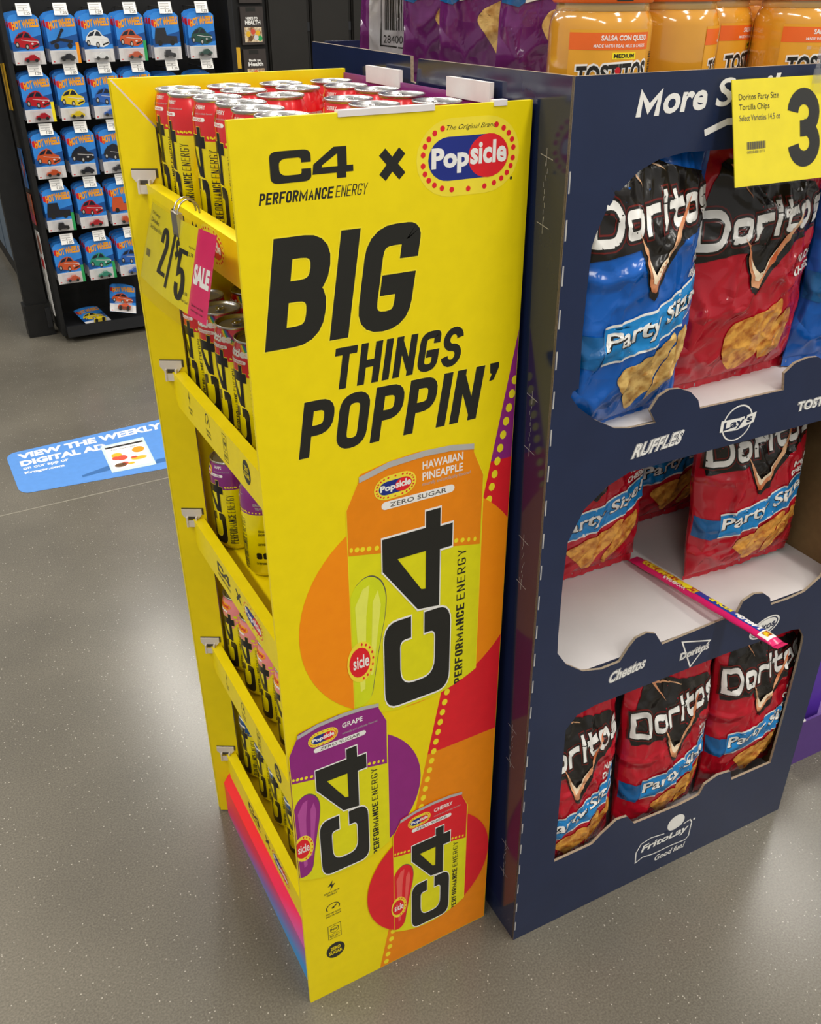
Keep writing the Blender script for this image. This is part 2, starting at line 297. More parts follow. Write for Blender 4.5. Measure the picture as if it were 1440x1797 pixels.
class Art:
    """flat artwork: triangles/quads in (x, y) with material and layer, baked on to a surface afterwards"""
    def __init__(s): s.p = []; s.tf = lambda x, y: (x, y)
    def raw(s, pts, m, l):
        s.k = (getattr(s, 'k', 0)+1) % 23; l = l+s.k*.012
        s.p.append(([s.tf(p[0], p[1]) for p in pts], m, l))
    def poly(s, pts, m, l=1, holes=()):
        loops = [list(pts)]+[list(h) for h in holes]; flat = [p for q in loops for p in q]
        for t in tessellate_polygon([[Vector((p[0], p[1], 0)) for p in q] for q in loops]): s.raw([flat[i] for i in t], m, l)
    def ell(s, cx, cy, rx, ry, m, l=1, n=20, rot=0):
        c, d = math.cos(rot), math.sin(rot)
        s.poly([(cx+rx*math.cos(a)*c-ry*math.sin(a)*d, cy+rx*math.cos(a)*d+ry*math.sin(a)*c) for a in [2*math.pi*i/n for i in range(n)]], m, l)
    def rect(s, x0, y0, x1, y1, m, l=1): s.raw([(x0,y0),(x1,y0),(x1,y1),(x0,y1)], m, l)
    def rrect(s, x0, y0, x1, y1, r, m, l=1, rx=None):
        rx = rx or r; P = []
        for cx, cy, a0 in ((x1-rx,y1-r,0),(x0+rx,y1-r,90),(x0+rx,y0+r,180),(x1-rx,y0+r,270)):
            P += [(cx+rx*math.cos(math.radians(a0+a)), cy+r*math.sin(math.radians(a0+a))) for a in range(0, 91, 15)]
        s.poly(P, m, l)
    def line(s, pts, t, m, l=1, cap=False):
        for q in stroke_quads([Vector(p) for p in pts], t, cap): s.raw(q, m, l)
    def word(s, txt, fn, w, h, t, m, l=1, gap=None, sp=None, fil=.45, xt=None):
        """stroke lettering; fn(x,y) places it; w,h letter cell, t stroke"""
        x = 0; gap = t*.55 if gap is None else gap
        old = s.tf; s.tf = lambda a, b: old(*fn(a, b))
        for ch in txt:
            if ch == ' ': x += sp if sp else w*.6; continue
            cw = t if ch in 'Ii1' else (w*1.5 if ch in 'MWm' else (t*1.2 if ch == "'" else w))
            for st in G[ch]:
                pts = [(x+t/2+p[0]*(cw-t), t/2+p[1]*(h-t))+tuple(p[2:]) for p in st]
                diag = ch in 'AVWMXNKYZ/'
                for q in stroke_quads(fillet(pts, w*fil) if len(st) < 20 else [Vector(p) for p in pts], xt or t, cap=ch not in 'SsC3'):
                    e = ((xt or t)-t)/2
                    s.raw([(min(max(p.x, x-e), x+cw+e), min(max(p.y, (-e if ch != '$' else -h)), h*(1 if ch not in '$it' else 1.3)+e)) for p in q], m, l)
            x += cw+gap
        s.tf = old; return x-gap
    def text(s, txt, x, y, w, h, m, l=1, off=0, fn=None):
        """built-in font fitted to the box"""
        vs, tr = font_tris(txt, off)
        if not vs: return
        x0, x1 = min(v.x for v in vs), max(v.x for v in vs); y0, y1 = min(v.y for v in vs), max(v.y for v in vs)
        f = fn or (lambda a, b: (a, b))
        q = [f(x+(v.x-x0)/(x1-x0)*w, y+(v.y-y0)/(y1-y0)*h) for v in vs]
        for t in tr: s.raw([q[i] for i in t], m, l)
    def bake(s, mb, surf, eps=.0003, cutx=(), cuty=(), smooth=False, clip=None):
        bm = bmesh.new(); keys = []
        for pts, m, l in s.p:
            if m not in keys: keys.append(m)
            try: f = bm.faces.new([bm.verts.new((p[0], p[1], l)) for p in pts])
            except ValueError: continue
            f.material_index = keys.index(m)
        if clip:
            x0, y0, x1, y1 = clip
            for co, no in (((x0,0,0),(-1,0,0)),((x1,0,0),(1,0,0)),((0,y0,0),(0,-1,0)),((0,y1,0),(0,1,0))):
                bmesh.ops.bisect_plane(bm, geom=bm.verts[:]+bm.edges[:]+bm.faces[:], dist=1e-7, plane_co=co, plane_no=no, clear_outer=True)
        for c in cutx:
            bmesh.ops.bisect_plane(bm, geom=bm.verts[:]+bm.edges[:]+bm.faces[:], dist=1e-7, plane_co=(c,0,0), plane_no=(1,0,0))
        for c in cuty:
            bmesh.ops.bisect_plane(bm, geom=bm.verts[:]+bm.edges[:]+bm.faces[:], dist=1e-7, plane_co=(0,c,0), plane_no=(0,1,0))
        bm.verts.index_update(); o = len(mb.v)
        for v in bm.verts: mb.v.append(tuple(surf(v.co.x, v.co.y, v.co.z*eps)))
        for f in bm.faces:
            ids = [v.index for v in f.verts]
            a, b, c = (f.verts[i].co for i in (0, 1, 2))
            if f.normal.z < 0: ids.reverse()
            mb.f.append([i+o for i in ids]); mb.m.append(keys[f.material_index]); mb.sm.append(smooth)
        bm.free()
def place(x, y, shear=0, ax=0, k=1):
    """text placement: origin, shear, slope"""
    return lambda a, b: (x+k*a+shear*b, y+k*b+ax*a)

# ---------------------------------------------------------------- shared graphics
C4_C = [tuple(p) for p in fillet([(.735,.60),(.735,.765,1),(.215,.765,1),(.215,.235,1),(.735,.235,1),(.735,.40),(.965,.40),(.965,0,1),(0,0,1),(0,1,1),(.967,1,1),(.967,.60)], .2)]
C4_4 = [(1,.39),(1,.18),(.82,.18),(.82,0),(.59,0),(.59,.18),(0,.18),(.03,.5),(.53,1),(.845,1),(.845,.39)]
C4_4H = [(.615,.79),(.235,.45),(.225,.385),(.615,.385)]
def c4(art, fn, w, h, m, l, edge=None, ew=.035):
    """the two-character mark in a w x h box"""
    def pl(P, x0, ww): return [fn(x0+p[0]*ww, p[1]*h) for p in P]
    cw = w*.495
    for P, x0, hs in ((C4_C, 0, ()), (C4_4, w*.49, (C4_4H,))):
        if edge:
            c = Vector((.5, .5))
            for a, b in zip(P, P[1:]+P[:1]): art.line([fn(x0+a[0]*cw, a[1]*h), fn(x0+b[0]*cw, b[1]*h)], h*ew, edge, l-.5, True)
        art.poly(pl(P, x0, cw), m, l, [pl(q, x0, cw) for q in hs])
def badge(art, cx, cz, w, h, l=1, n=19, rot=0, detail=True, half=False):
    """pill badge with dotted rim"""
    k = lambda x, y: (cx+x*w+rot*y*h, cz+y*h+rot*x*w*.3)
    old = art.tf; art.tf = lambda a, b: old(*k(a, b))
    art.rrect(-.5, -.5, .5, .5, .5, 'badge_yellow', l, rx=.33)
    if detail: art.text('The Original Brand', -.24, .335, .48, .08, 'ink', l+1, fn=lambda a, b: (a+(b-.335)*.3, b))
    for i in range(n+4):
        a = math.radians(118)+math.radians(304)*i/(n+3) if detail else 2*math.pi*i/(n+4)
        ca, sa = math.cos(a), math.sin(a)
        x = .44*abs(ca)**.7*(1 if ca > 0 else -1); y = .42*abs(sa)**.85*(1 if sa > 0 else -1)
        art.ell(x, y, .023, .038, 'print_red', l+1, 10)
    art.rrect(-.39, -.29, .39, .27, .28, 'navy_print', l+1, rx=.19)
    art.ell(.19, -.01, .2, .285, 'print_red', l+2, 24)
    art.text('Pop', -.36, -.2, .36, .34, 'print_white', l+3, .045); art.text('sicle', .01, -.11, .36, .3, 'print_white', l+3, .035)
    art.tf = old
def bolt(art, x, y, s, m='ink', l=1): art.poly([(x+s*.1,y+s),(x-s*.28,y+s*.42),(x-.02*s,y+s*.46),(x-s*.12,y),(x+s*.28,y+s*.62),(x+s*.02,y+s*.56)], m, l)
def icon_column(art, P, m='ink', l=1, horizontal=False):
    """four claim icons; P(i) -> centre (x, y), unit size u"""
    for i in range(4):
        x, y, ux, uy = P(i)
        old = art.tf; art.tf = lambda a, b, x=x, y=y, ux=ux, uy=uy: old(x+a*ux, y+b*uy)
        if i == 0:
            bolt(art, 0, .1, .9, m, l); art.text('EXPLOSIVE', -.5, -.18, 1.0, .16, m, l, .02); art.text('ENERGY', -.35, -.42, .7, .16, m, l, .02)
        elif i == 1:
            art.line([(.42*math.cos(a), .5+.42*math.sin(a)) for a in [math.radians(-30+240*k/14) for k in range(15)]], .07, m, l)
            art.line([(0,.45),(.26,.68)], .1, m, l); art.ell(0, .45, .09, .09, m, l)
            art.text('ENHANCED', -.5, -.12, 1.0, .16, m, l, .02); art.text('ENDURANCE', -.5, -.36, 1.0, .16, m, l, .02)
        elif i == 2:
            art.line([(-.45,-.4),(.45,-.4),(.45,.9),(-.45,.9),(-.45,-.4)], .04, m, l)
            art.line([(.3*math.cos(a), .45+.3*math.sin(a)) for a in [2*math.pi*k/16 for k in range(17)]], .04, m, l)
            art.text('NSF', -.24, .36, .48, .2, m, l, .03); art.line([(-.45,.02),(.45,.02)], .03, m, l); art.text('SPORT', -.36, -.28, .72, .18, m, l, .02)
        else:
            art.ell(0, .2, .5, .55, m, l); art.text('ZERO', -.27, .24, .54, .24, 'yellow', l+1, .03); art.text('SUGAR', -.36, -.06, .72, .24, 'yellow', l+1, .03)
        art.tf = old
def can_front(art, X, flav, kind='pops', l=1, printed=False):
    """front of the drinks can in unit coordinates u 0..1 across, v 0..1 up; X places a unit point; kind = flavour family"""
    old = art.tf; art.tf = lambda a, b: old(*X(a, b))
    col, lite, ink = flav[:3]
    top = .697 if not printed else None
    s = -.10 if printed else 0
    sl = lambda u: .697+s*(u-.02)
    # split colour field
    if printed: art.poly([(.004,.60),(.0,.861),(.09,.952),(.10,.972),(.3,.992),(.5,1.0),(.72,.992),(.915,.974),(.916,.952),(.995,.862),(.992,.597),(.992,sl(1)),(.66,sl(.66)),(.24,sl(.24)),(0,sl(0))][1:], col, l)
    elif kind == 'pink':
        art.poly([(u, .95) for u in (0, 1)][::-1]+[(0,.60)]+[(k/16, .64+.035*math.sin(k*2.1)+.02*math.sin(k*5)) for k in range(1, 16)]+[(1,.6)], col, l)
    # popsicle
    pop = [(.0,.54),(.03,.575),(.10,.602),(.17,.60),(.235,.565),(.262,.51),(.25,.43),(.212,.34),(.16,.19),(.135,.10),(.06,.075),(0,.08)]
    if kind == 'pops':
        pop = [tuple(p) for p in fillet([p+(1,) for p in pop], .05)]
        art.poly([(p[0]+.006, p[1]+.004) for p in pop], 'grey_print', l); art.poly(pop, lite, l+1)
        art.poly([(.03,.5),(.09,.56),(.14,.57),(.11,.45),(.085,.15),(.05,.14)], flav[3], l+2); art.poly([(.16,.5),(.2,.54),(.22,.48),(.15,.2),(.13,.2)], flav[3], l+2)
        art.ell(.06, .27, .105, .085, 'badge_yellow', l+3); art.ell(.05, .27, .08, .062, 'print_red', l+4); art.text('sicle', .0, .245, .12, .055, 'print_white', l+5, .02)
        for k in range(9): a = -1.4+k*.36; art.ell(.06+.092*math.cos(a), .27+.073*math.sin(a), .007, .006, 'print_red', l+5, 8)
    # dots along the split
    for u in (.02,.06,.1,.145,.2,.80,.85,.90,.95): art.ell(u, sl(u)+.021, .017 if .05 < u < .9 else .012, .009, 'dot_yellow', l+1, 12)
    # the mark, reading upwards
    z0, z1, xa, xb = (.021, .795, .238, .768) if printed else (.045, .80, .29, .74)
    c4(art, lambda a, b: (xb-b, z0+a), z1-z0, xb-xa, 'ink' if printed else 'can_ink', l+4, 'print_white' if printed else 'badge_yellow', .028 if printed else .02)
    if printed: pass
    y0, bl, bh = (.02, .882, .066) if printed else (.05, .925, .125)
    art.word('PERFORMANCE', lambda a, b: (bl-b, y0+a), .0257, bh, .0095, 'ink', l+2, gap=.0060, fil=.35)
    art.word('ENERGY', lambda a, b: (bl-b, y0+.373+a), .0262, bh, .0060, 'ink', l+2, gap=.0098, fil=.35)
    if kind == 'pops':
        bx = (.34,.905,.30,.082) if printed else (.30,.875,.30,.10)
        badge(art, *bx, l=l+2, n=20, rot=.06 if printed else 0, detail=False)
        nm = ink.split('/')
        for k, t in enumerate(nm):
            art.text(t, .535, .935-.038*k if len(nm) > 1 else .915, min(.3, .042*len(t)), .028, 'print_white', l+2, .02)
        art.text('naturally and artificially flavored', .535, .875, .36, .016, 'silver_print', l+2)
        art.rrect(.24, .829, .775, .857, .0138, 'print_white', l+2, rx=.03)
        art.text('ZERO SUGAR', .30, .835, .415, .016, col if not printed else 'grey_print', l+3, .01)
    elif kind == 'skit':
        for k, c in enumerate(('rainbow_orange','dot_yellow','rainbow_green','rainbow_blue','print_purple')):
            art.line([(.62+.03*k,.955),(.70+.035*k,.90),(.86+.02*k,.845)], .028, c, l+1)
        art.text('Skittles', .12, .855, .72, .07, 'print_white', l+3, .05); art.rrect(.26, .80, .76, .83, .0145, 'print_white', l+2, rx=.03); art.text('ZERO SUGAR', .31, .806, .4, .018, col, l+3)
    elif kind == 'pink':
        art.ell(.38, .875, .3, .05, 'rainbow_orange', l+2, rot=0); art.ell(.38, .875, .27, .042, 'logo_yellow', l+3); art.text('Starburst', .14, .855, .48, .045, 'logo_red', l+4, .05)
        art.ell(.78, .76, .05, .018, 'lime', l+2); art.ell(.86, .79, .03, .012, 'lime', l+2)
        art.rrect(.2, .80, .56, .825, .012, 'print_white', l+2, rx=.03)
    elif kind == 'blue':
        art.line([(.1,.86),(.5,.90),(.95,.86)], .02, 'print_white', l+2); art.line([(.1,.84),(.5,.875),(.95,.84)], .008, 'rainbow_blue', l+2)
        art.rrect(.2, .80, .7, .825, .012, 'print_white', l+2, rx=.03); art.text('FROZEN', .3, .93, .4, .03, 'print_white', l+2, .02)
    art.tf = old
FLAV = dict(hawaiian=('orange_deep','lime','HAWAIIAN/PINEAPPLE','lime_light'), grape=('print_purple','print_purple','GRAPE','purple_light'), cherry=('print_red','print_red','CHERRY','red_light'))

# ================================================================ the setting
S = MB(); S.box((-9,-7,-.1),(9,14,0),'floor'); structure(S.build('floor'))
S = MB(); S.box((-9,13.9,0),(9,14,5),'dark_panel'); structure(S.build('wall_far'))
S = MB(); mat('floor_joint','8B8577',.5,.4); S.box((-3,2.150,0),(6,2.156,.0006),'floor_joint'); structure(S.build('trim_1', loc=(0,0,0)))

# ================================================================ yellow drinks display
W, D, H = .522, .376, 1.5
stand = thing('drink_display_stand', 'tall bright yellow cardboard display stand with five shelves of energy drink cans', 'display stand')
mb = MB()
mb.prism([[(0,0),(D,0),(D,H),(0,H)]], lambda x, z, d: (x, d, z), .006, 'yellow', 'yellow')
a = Art()
c4(a, place(.0422,1.4343), .0986, .0325, 'ink', 2)
a.word('PERFORMANCE', place(.0267,1.4139,.2), .0065, .0122, .0022, 'ink', 1, gap=.00115, fil=.35); a.word('ENERGY', place(.1164,1.4141,.2), .0054, .0122, .0011, 'ink', 1, gap=.0012, fil=.35)
for p, q in (((.1790,1.4335),(.1970,1.4530)),((.1790,1.4530),(.1970,1.4335))): a.line([p, q], .0108, 'ink', 1, True)
# letters of the slogan, each placed in panel coordinates
def slogan(txt, x, z, w, h, t, gap, sh=.165, fil=.5):
    for lay, m, tt in ((1,'dot_yellow',t*1.14),(2,'ink',t)): a.word(txt, place(x, z, sh), w, h, t, m, lay, gap=gap, fil=fil, xt=tt)
slogan('BIG', .0195, 1.2510, .0720, .1265, .0245, .0095)
slogan('THINGS', .1000, 1.1868, .0296, .0530, .0098, .0050)
slogan('POPPIN', .0515, 1.1040, .0425, .0748, .0140, .0068)
a.poly([(.332,1.1795),(.3465,1.1795),(.3462,1.172),(.3385,1.1555),(.3312,1.1545),(.335,1.1645),(.3325,1.166)], 'ink', 2)
badge(a, .2893, 1.4438, .141, .0860, l=1)
a.ell(.3500,1.4145,.0016,.0021,'ink',1); 
# right-hand coloured field behind a dotted line
edge = lambda z: .1425+.190*(z-.001)+.003*math.sin(z*2.2)
def field(z0, z1, m):
    zs = [z0+(z1-z0)*i/8 for i in range(9)]; a.poly([(edge(z), z) for z in zs]+[(D, z1),(D, z0)], m, 1)
field(.001,.508,'orange_deep'); field(.508,1.0305,'print_red'); field(1.0305,1.2225,'print_purple')
z = .0113
while z < 1.2:
    x = edge(z)+.0115
    if x < D-.002: a.ell(x, z, .0052, .0066, 'dot_yellow', 2, 14)
    z += .01995
def disc(cx, cz, rx, rz, m, l, z_lo=-1):
    P = [(cx+rx*math.cos(t), cz+rz*math.sin(t)) for t in [2*math.pi*i/72 for i in range(72)]]; a.poly(P, m, l)
def clipped_can(x0, w, z0, h, ec, flav, l):
    """printed can whose foot is cut by its disc"""
    b = Art(); bcx, bcz, brx, brz = ec
    def bot(x):
        q = max(0, 1-((x-bcx)/brx)**2); return bcz-brz*math.sqrt(q)
    body = [(x0, z0+.86*h)]+[(x0+w*i/20, max(bot(x0+w*i/20), z0)) for i in range(21)]+[(x0+w, z0+.86*h),(x0+.915*w,z0+.95*h),(x0+.5*w,z0+.99*h),(x0+.09*w,z0+.95*h)]
    a.poly([(p[0]+(p[0]-x0-w/2)*.012, p[1]) for p in body], 'dot_yellow', l); a.poly(body, 'lime' if 0 else 'can_print_yellow', l+1)
    can_front(b, lambda u, v: (x0+u*w, z0+v*h), flav, 'pops', l+2, True)
    P = [(x0+.09*w,z0+.965*h),(x0+.3*w,z0+.992*h),(x0+.55*w,z0+1.0*h),(x0+.75*w,z0+.996*h),(x0+.915*w,z0+.982*h),(x0+.915*w,z0+.962*h),(x0+.75*w,z0+.976*h),(x0+.55*w,z0+.980*h),(x0+.3*w,z0+.972*h),(x0+.09*w,z0+.945*h)]
    a.poly(P, 'silver_print', l+6)
    for pts, m, ll in b.p:       # drop lettering below the curved foot
        cxm = sum(p[0] for p in pts)/len(pts); czm = sum(p[1] for p in pts)/len(pts)
        if czm > bot(cxm)-.001: a.raw([(p[0], max(p[1], bot(p[0]))) for p in pts], m, ll)
mat('can_print_yellow', 'E6DF12', .42, .4)
disc(.221,.82,.188,.19,'orange',3); clipped_can(.1134,.2155,.632,.4426,(.221,.82,.205,.19),FLAV['hawaiian'],4)
disc(.084,.467,.1445,.1485,'print_purple',3); clipped_can(.0022,.1644,.3185,.3485,(.084,.467,.155,.1485),FLAV['grape'],12)
disc(.248,.21,.127,.142,'print_red',13); clipped_can(.1745,.1498,.068,.3245,(.248,.21,.137,.142),FLAV['cherry'],14)
icon_column(a, lambda i: ((.0560,.2790,.0285,.026),(.0560,.2230,.0290,.026),(.0560,.1640,.0270,.028),(.0555,.1105,.036,.0375))[i])
a.bake(mb, lambda x, z, d: (x, -d, z), .00012, clip=(.0005,.001,D-.0005,H-.001))
for x0, x1 in ((.123,.242),(.321,.339)): mb.box((x0,-.0012,H-.004),(x1,.008,H+.0025),'white_card')
mb.build('near_side_panel', stand)
mb = MB()
mb.prism([[(0,0),(D,0),(D,H),(0,H)]], lambda x, z, d: (x, W+.008-d, z), .008, 'yellow', 'yellow')
mb.prism([[(.0,.003),(.057,.003),(.057,1.436),(0,1.499)]], lambda x, z, d: (x*.86+d*.5-.0005, W-.0008-x*.5-.0085+d*.86, z), .0125*.68, 'yellow', 'flap_edge')
mb.build('far_side_panel', stand)
mb = MB(); mb.box((D-.003,.006,0),(D,W,1.494),'purple_card')
for y0, y1, z0, z1 in ((.327,.435,1.487,1.510),(.086,.192,1.488,1.512)): mb.box((D-.0055,y0,z0),(D+.001,y1,z1),'white_card')
mb.build('back_panel', stand)
TR = [(1.358,1.302),(1.056,.998),(.770,.712),(.475,.416),(.180,.122)]
for k, (zt, zb) in enumerate(TR):
    t = MB(); x0, x1 = .025, .044
    P = [(W-.026,zt),(W-.031,zb+.012),(W-.042,zb),(.007,zb),(.007,zt)]
    t.prism([P], lambda y, z, d: (x0+d, y, z), .019, 'yellow')
    t.box((x1,.007,zb-.002),(D-.004,W-.009,zb+.0045),'yellow')
    a = Art()
    if k in (1, 3): icon_column(a, lambda i: ((W-.402,.028,.020,.030),(W-.310,.024,.022,.031),(W-.228,.022,.021,.033),(W-.136,.026,.032,.034))[i])
    else:
        c4(a, place(.162,.024), .068, .021, 'ink', 1); a.text('PERFORMANCE ENERGY', .162, .014, .068, .006, 'ink', 1, .01)
        for p, q in (((.262,.026),(.279,.042)),((.262,.042),(.279,.026))): a.line([p, q], .006, 'ink', 1, True)
        badge(a, .340, .031, .098, .046, l=1, detail=False)
    a.bake(t, lambda x, z, d: (x0-d, W-x, zb+z), .0002)
    to = t.build('tray', stand)
    c = MB()
    def fl(q, z, d): return (q*.86-d*.5, W-.0098-q*.5-d*.86, z)
    def plate(P, d0, t_, m): c.prism([P], lambda q, z, d: fl(q, z, d0+t_-d), t_, m)
    plate([(.012,zt+.019),(.012,zt+.009),(.020,zt-.001),(.041,zt-.001),(.049,zt+.009),(.049,zt+.019)], .0, .004, 'clip_white')
    plate([(.0115,zt+.0190),(.0495,zt+.0190),(.0505,zt+.0208),(.0115,zt+.0208)], .0, .0015, 'clip_dark'); plate([(.0492,zt+.008),(.0515,zt+.008),(.0515,zt+.0208),(.0492,zt+.0208)], .0, .0015, 'clip_dark')
    plate([(.024,zt-.001),(.037,zt-.001),(.037,zt+.005),(.024,zt+.005)], .004, .0006, 'clip_dark')
    for q0 in (.0205,.0375): plate([(q0,zt-.014),(q0+.003,zt-.014),(q0+.003,zt+.006),(q0,zt+.006)], .004, .007, 'clip_white')
    plate([(.0205,zt-.014),(.0405,zt-.014),(.0405,zt-.001),(.0205,zt-.001)], .008, .0015, 'clip_white')
    co = c.build('shelf_clip', to); co['label'] = 'white plastic shelf clip'
mb = MB()
K = [(.012,0),(.012,.095),(.027,.118),(.10,.118),(.10,0)]
mb.prism([K], lambda x, z, d: (x, .008+d, z), .490, 'gradient')
mb.build('plinth', stand)

# ---------------------------------------------------------------- cans
CAN_R, CAN_H = .0364, .180
def make_can(label, key, col, kind, flav, loc, rz, group):
    root = thing('drink_can', label, 'drink can', loc, (0,0,rz), group)
    mb = MB(); r = CAN_R
    prof = [(.0,.004),(.024,.003),(.026,0),(.029,.002),(r,.012),(r,.132),(.0352,.140),(.0322,.151),(.0306,.1545),(.0306,.157)]
    split = .113
    prof.insert(5, (r, split))
    mats = ['aluminium']*3+['can_yellow']*2+[col]*4+['aluminium']
    mb.lathe(prof, None, 40, mats=mats)
    a = Art()
    def X(u, v):
        th = math.asin(max(-1, min(1, 2*u-1))); return (th*r, .008+v*(.150/.985))
    can_front(a, X, flav, kind, 1)
    # claims on the back of the can
    for t, zz, ww, hh in (('EXPLOSIVE ENERGY',.128,.030,.004),('YOU CAN FEEL',.122,.024,.004),('ENHANCED',.083,.019,.0042),('ENDURANCE',.077,.021,.0042),('CERTIFIED SPORT',.060,.026,.004),('C4 PERFORMANCE ENERGY',.026,.036,.004)):
        a.text(t, .072-ww/2, zz, ww, hh, 'can_ink' if zz < .11 else 'silver_print', 2, .03)
    for x in (.060,.072,.084): a.rrect(x-.005,.036,x+.005,.047,.003,'can_ink',2)
    for k in range(34):
        x = -.104+k*.00612
        if not (-.021 < x < .0195): a.ell(x, split+.0035, .0014, .0013, 'dot_yellow', 1, 8)
    def surf(x, z, d):
        pr = [(r,.012),(r,.132),(.0352,.140),(.0322,.151)]
        rr = r
        if z < .012: rr = .029+(r-.029)*max(0, (z-.002))/.010
        for (ra, za), (rb, zb) in zip(pr, pr[1:]):
            if za <= z <= zb: rr = ra+(rb-ra)*(z-za)/(zb-za)
        if z > .151: rr = .0322
        th = x/r; return ((rr+d+.0001)*math.cos(th), (rr+d+.0001)*math.sin(th), z)
    n = 40
    a.bake(mb, surf, .00007, cutx=[r*2*math.pi*i/n for i in range(-13, 21)], cuty=(.132,.140), smooth=True)
    b = mb.build('can_body', root); b.scale = (1,1,CAN_H/.158)
    mb = MB()
    mb.lathe([(.0306,.1540),(.0326,.1560),(.0330,.158),(.0318,.1587),(.0302,.1575),(.0292,.1525),(.0280,.1535),(.0,.1540)], 'aluminium', 36)
    mb.lathe([(.0001,.15415),(.0272,.1540)], 'can_inside_lid', 30)
    lid = mb.build('can_lid', root); lid.scale = (1,1,CAN_H/.158)
    mb = MB(); P = [(.012*math.cos(t)-.001, .0072*math.sin(t)) for t in [2*math.pi*i/18 for i in range(18)]]; Hh = [(.0045*math.cos(t)-.0065, .0042*math.sin(t)) for t in [2*math.pi*i/12 for i in range(12)]]
    mb.prism([P, Hh], lambda x, y, d: (x, y, .1572-d), .0012, 'tab_metal'); mb.lathe([(.0001,.1584),(.0025,.1580),(.003,.1555)], 'tab_metal', 12, c=(.004,0,0))
    pt = mb.build('pull_tab', lid); pt.rotation_euler = (0,0,.7)
    return root
F0 = math.radians(-177)
ordn = ['first','second','third','fourth','fifth','sixth','seventh']
T1 = 1.3075
protos = {}
def cans(key, col, kind, flav, floor, spots, desc, tray, group):
    F1 = F0 if tray == 1 else F0+math.radians(13)
    for i, (x, y, rz, where) in enumerate(spots):
        lab = f'{desc} {where}'
        jit = math.radians(random.uniform(-9, 9)) if rz is None else rz
        ang = F1+jit if rz is None else rz
        if key not in protos: protos[key] = make_can(lab, key, col, kind, flav, (x,y,floor), ang, group)
        else: dup(protos[key], lab, (x,y,floor), (0,0,ang), group)
top = []
rowsT = [('front row',(.088,.086,.100,.107,.103,.105,.100),(.480,.409,.336,.263,.190,.116,.044)),('second row',(.164,.161,.184),(.478,.405,.321)),('third row',(.246,.243,.247,.248,.240),(.476,.402,.237,.162,.085)),('back row',(.330,.318,.334,.335,.335,.33),(.476,.398,.325,.252,.155,.070))]
for rn, xs, ys in rowsT:
    for j, (x, y) in enumerate(zip(xs, ys)): top.append((x,y,None,f'in the top tray {rn}, {ordn[j]} from the far wall'))
cans('cherry','can_red','pops',('can_red','can_red','CHERRY','red_light'),T1,top,'red topped drink can',1,'red cans in the top tray')
cans('skittles','can_red','skit',('can_red','can_red','','red_light'),1.0035,
 [(.088,.474,None,'in the second tray nearest the far wall'),(.090,.398,None,'in the second tray below the sale sign'),(.091,.322,None,'in the second tray, third from the far wall'),(.094,.246,None,'in the second tray, next to the cut off one'),(.096,.170,None,'in the second tray, cut off by the panel edge'),
  (.166,.470,None,'in the second tray back row by the far wall'),(.167,.392,None,'in the second tray back row, second from the far wall'),(.170,.310,None,'in the second tray back row near the panel edge')],'rainbow striped red drink can',2,'rainbow red cans in the second tray')
cans('grape','can_purple','pops',('can_purple','can_purple','GRAPE','purple_light'),.7175,[(.095,.462,math.radians(-162),'farther of the two standing in the third tray'),(.112,.352,math.radians(-222),'nearer of the two in the third tray, turned to its back')],'purple topped drink can',3,'purple cans in the third tray')
cans('pink','can_pink','pink',('can_pink','can_pink','','red_light'),.4215,[(.090,.472,None,'nearest the far wall in the fourth tray'),(.094,.388,None,'second from the far wall in the fourth tray'),(.097,.298,None,'third from the far wall in the fourth tray'),(.097,.215,None,'beside the panel edge in the fourth tray')],'pink topped drink can',4,'pink cans in the fourth tray')
cans('blue','can_blue','blue',('can_blue','can_blue','','red_light'),.1275,[(.092,.466,None,'nearest the far wall in the bottom tray'),(.097,.386,None,'second from the far wall in the bottom tray'),(.098,.310,None,'third from the far wall in the bottom tray'),(.097,.225,None,'beside the panel edge in the bottom tray')],'blue topped drink can',5,'blue cans in the bottom tray')

# ---------------------------------------------------------------- sale sign clipped on the top tray
sg = thing('sale_sign', 'yellow and pink two for five dollars sale sign clipped to the top tray', 'price sign', (0,.068,1.30))
def corner(u, v):       # u 0 far .. 1 near, v 0 bottom .. 1 top (local to the sign base)
    tl, tr, bl_, br = (Vector(p) for p in ((.001,.357-.068,.061),(.001,0,.074),(-.024,.394-.068,-.053),(-.024,.004,-.035)))
    p = (tl*(1-u)+tr*u)*v+(bl_*(1-u)+br*u)*(1-v)
    return p+Vector((-.006*math.sin(u*math.pi), 0, 0))
def sgs(x, y, d): return corner(x, y)+Vector((-d, 0, -.2*d))
a = Art(); cx = [i/12 for i in range(1, 12)]
a.rect(0,.02,.78,.97,'sign_yellow',1); a.rect(.78,.02,.985,.97,'sign_pink',1)
for t, y in (('C4 Energy',.84),('Drinks',.76),('Select Varieties 16 fl oz',.68)): a.text(t, .04, y, .17 if len(t) < 12 else .24, .05, 'ink', 2)
sk = lambda x, y, s=.0: (lambda p, q: (x+p+s*q, y+q))
a.word('2', sk(.29,.24), .135, .56, .052, 'ink', 2); a.line([(.455,.14),(.505,.82)], .035, 'ink', 2); a.word('$', sk(.53,.55), .05, .2, .014, 'ink', 2); a.word('5', sk(.575,.10), .13, .58, .05, 'ink', 2)
a.text('Reg Price', .70, .72, .07, .03, 'ink', 2); a.text('2.79', .71, .64, .05, .04, 'ink', 2); a.text('$2.50', .68, .2, .07, .04, 'ink', 2); a.text('With Card', .68, .12, .085, .03, 'ink', 2)
a.text('SALE', .795, .38, .17, .22, 'print_white', 2, .06); a.text('Save on this', .81, .14, .13, .03, 'ink', 2); a.text('through sale', .81, .08, .13, .03, 'ink', 2)
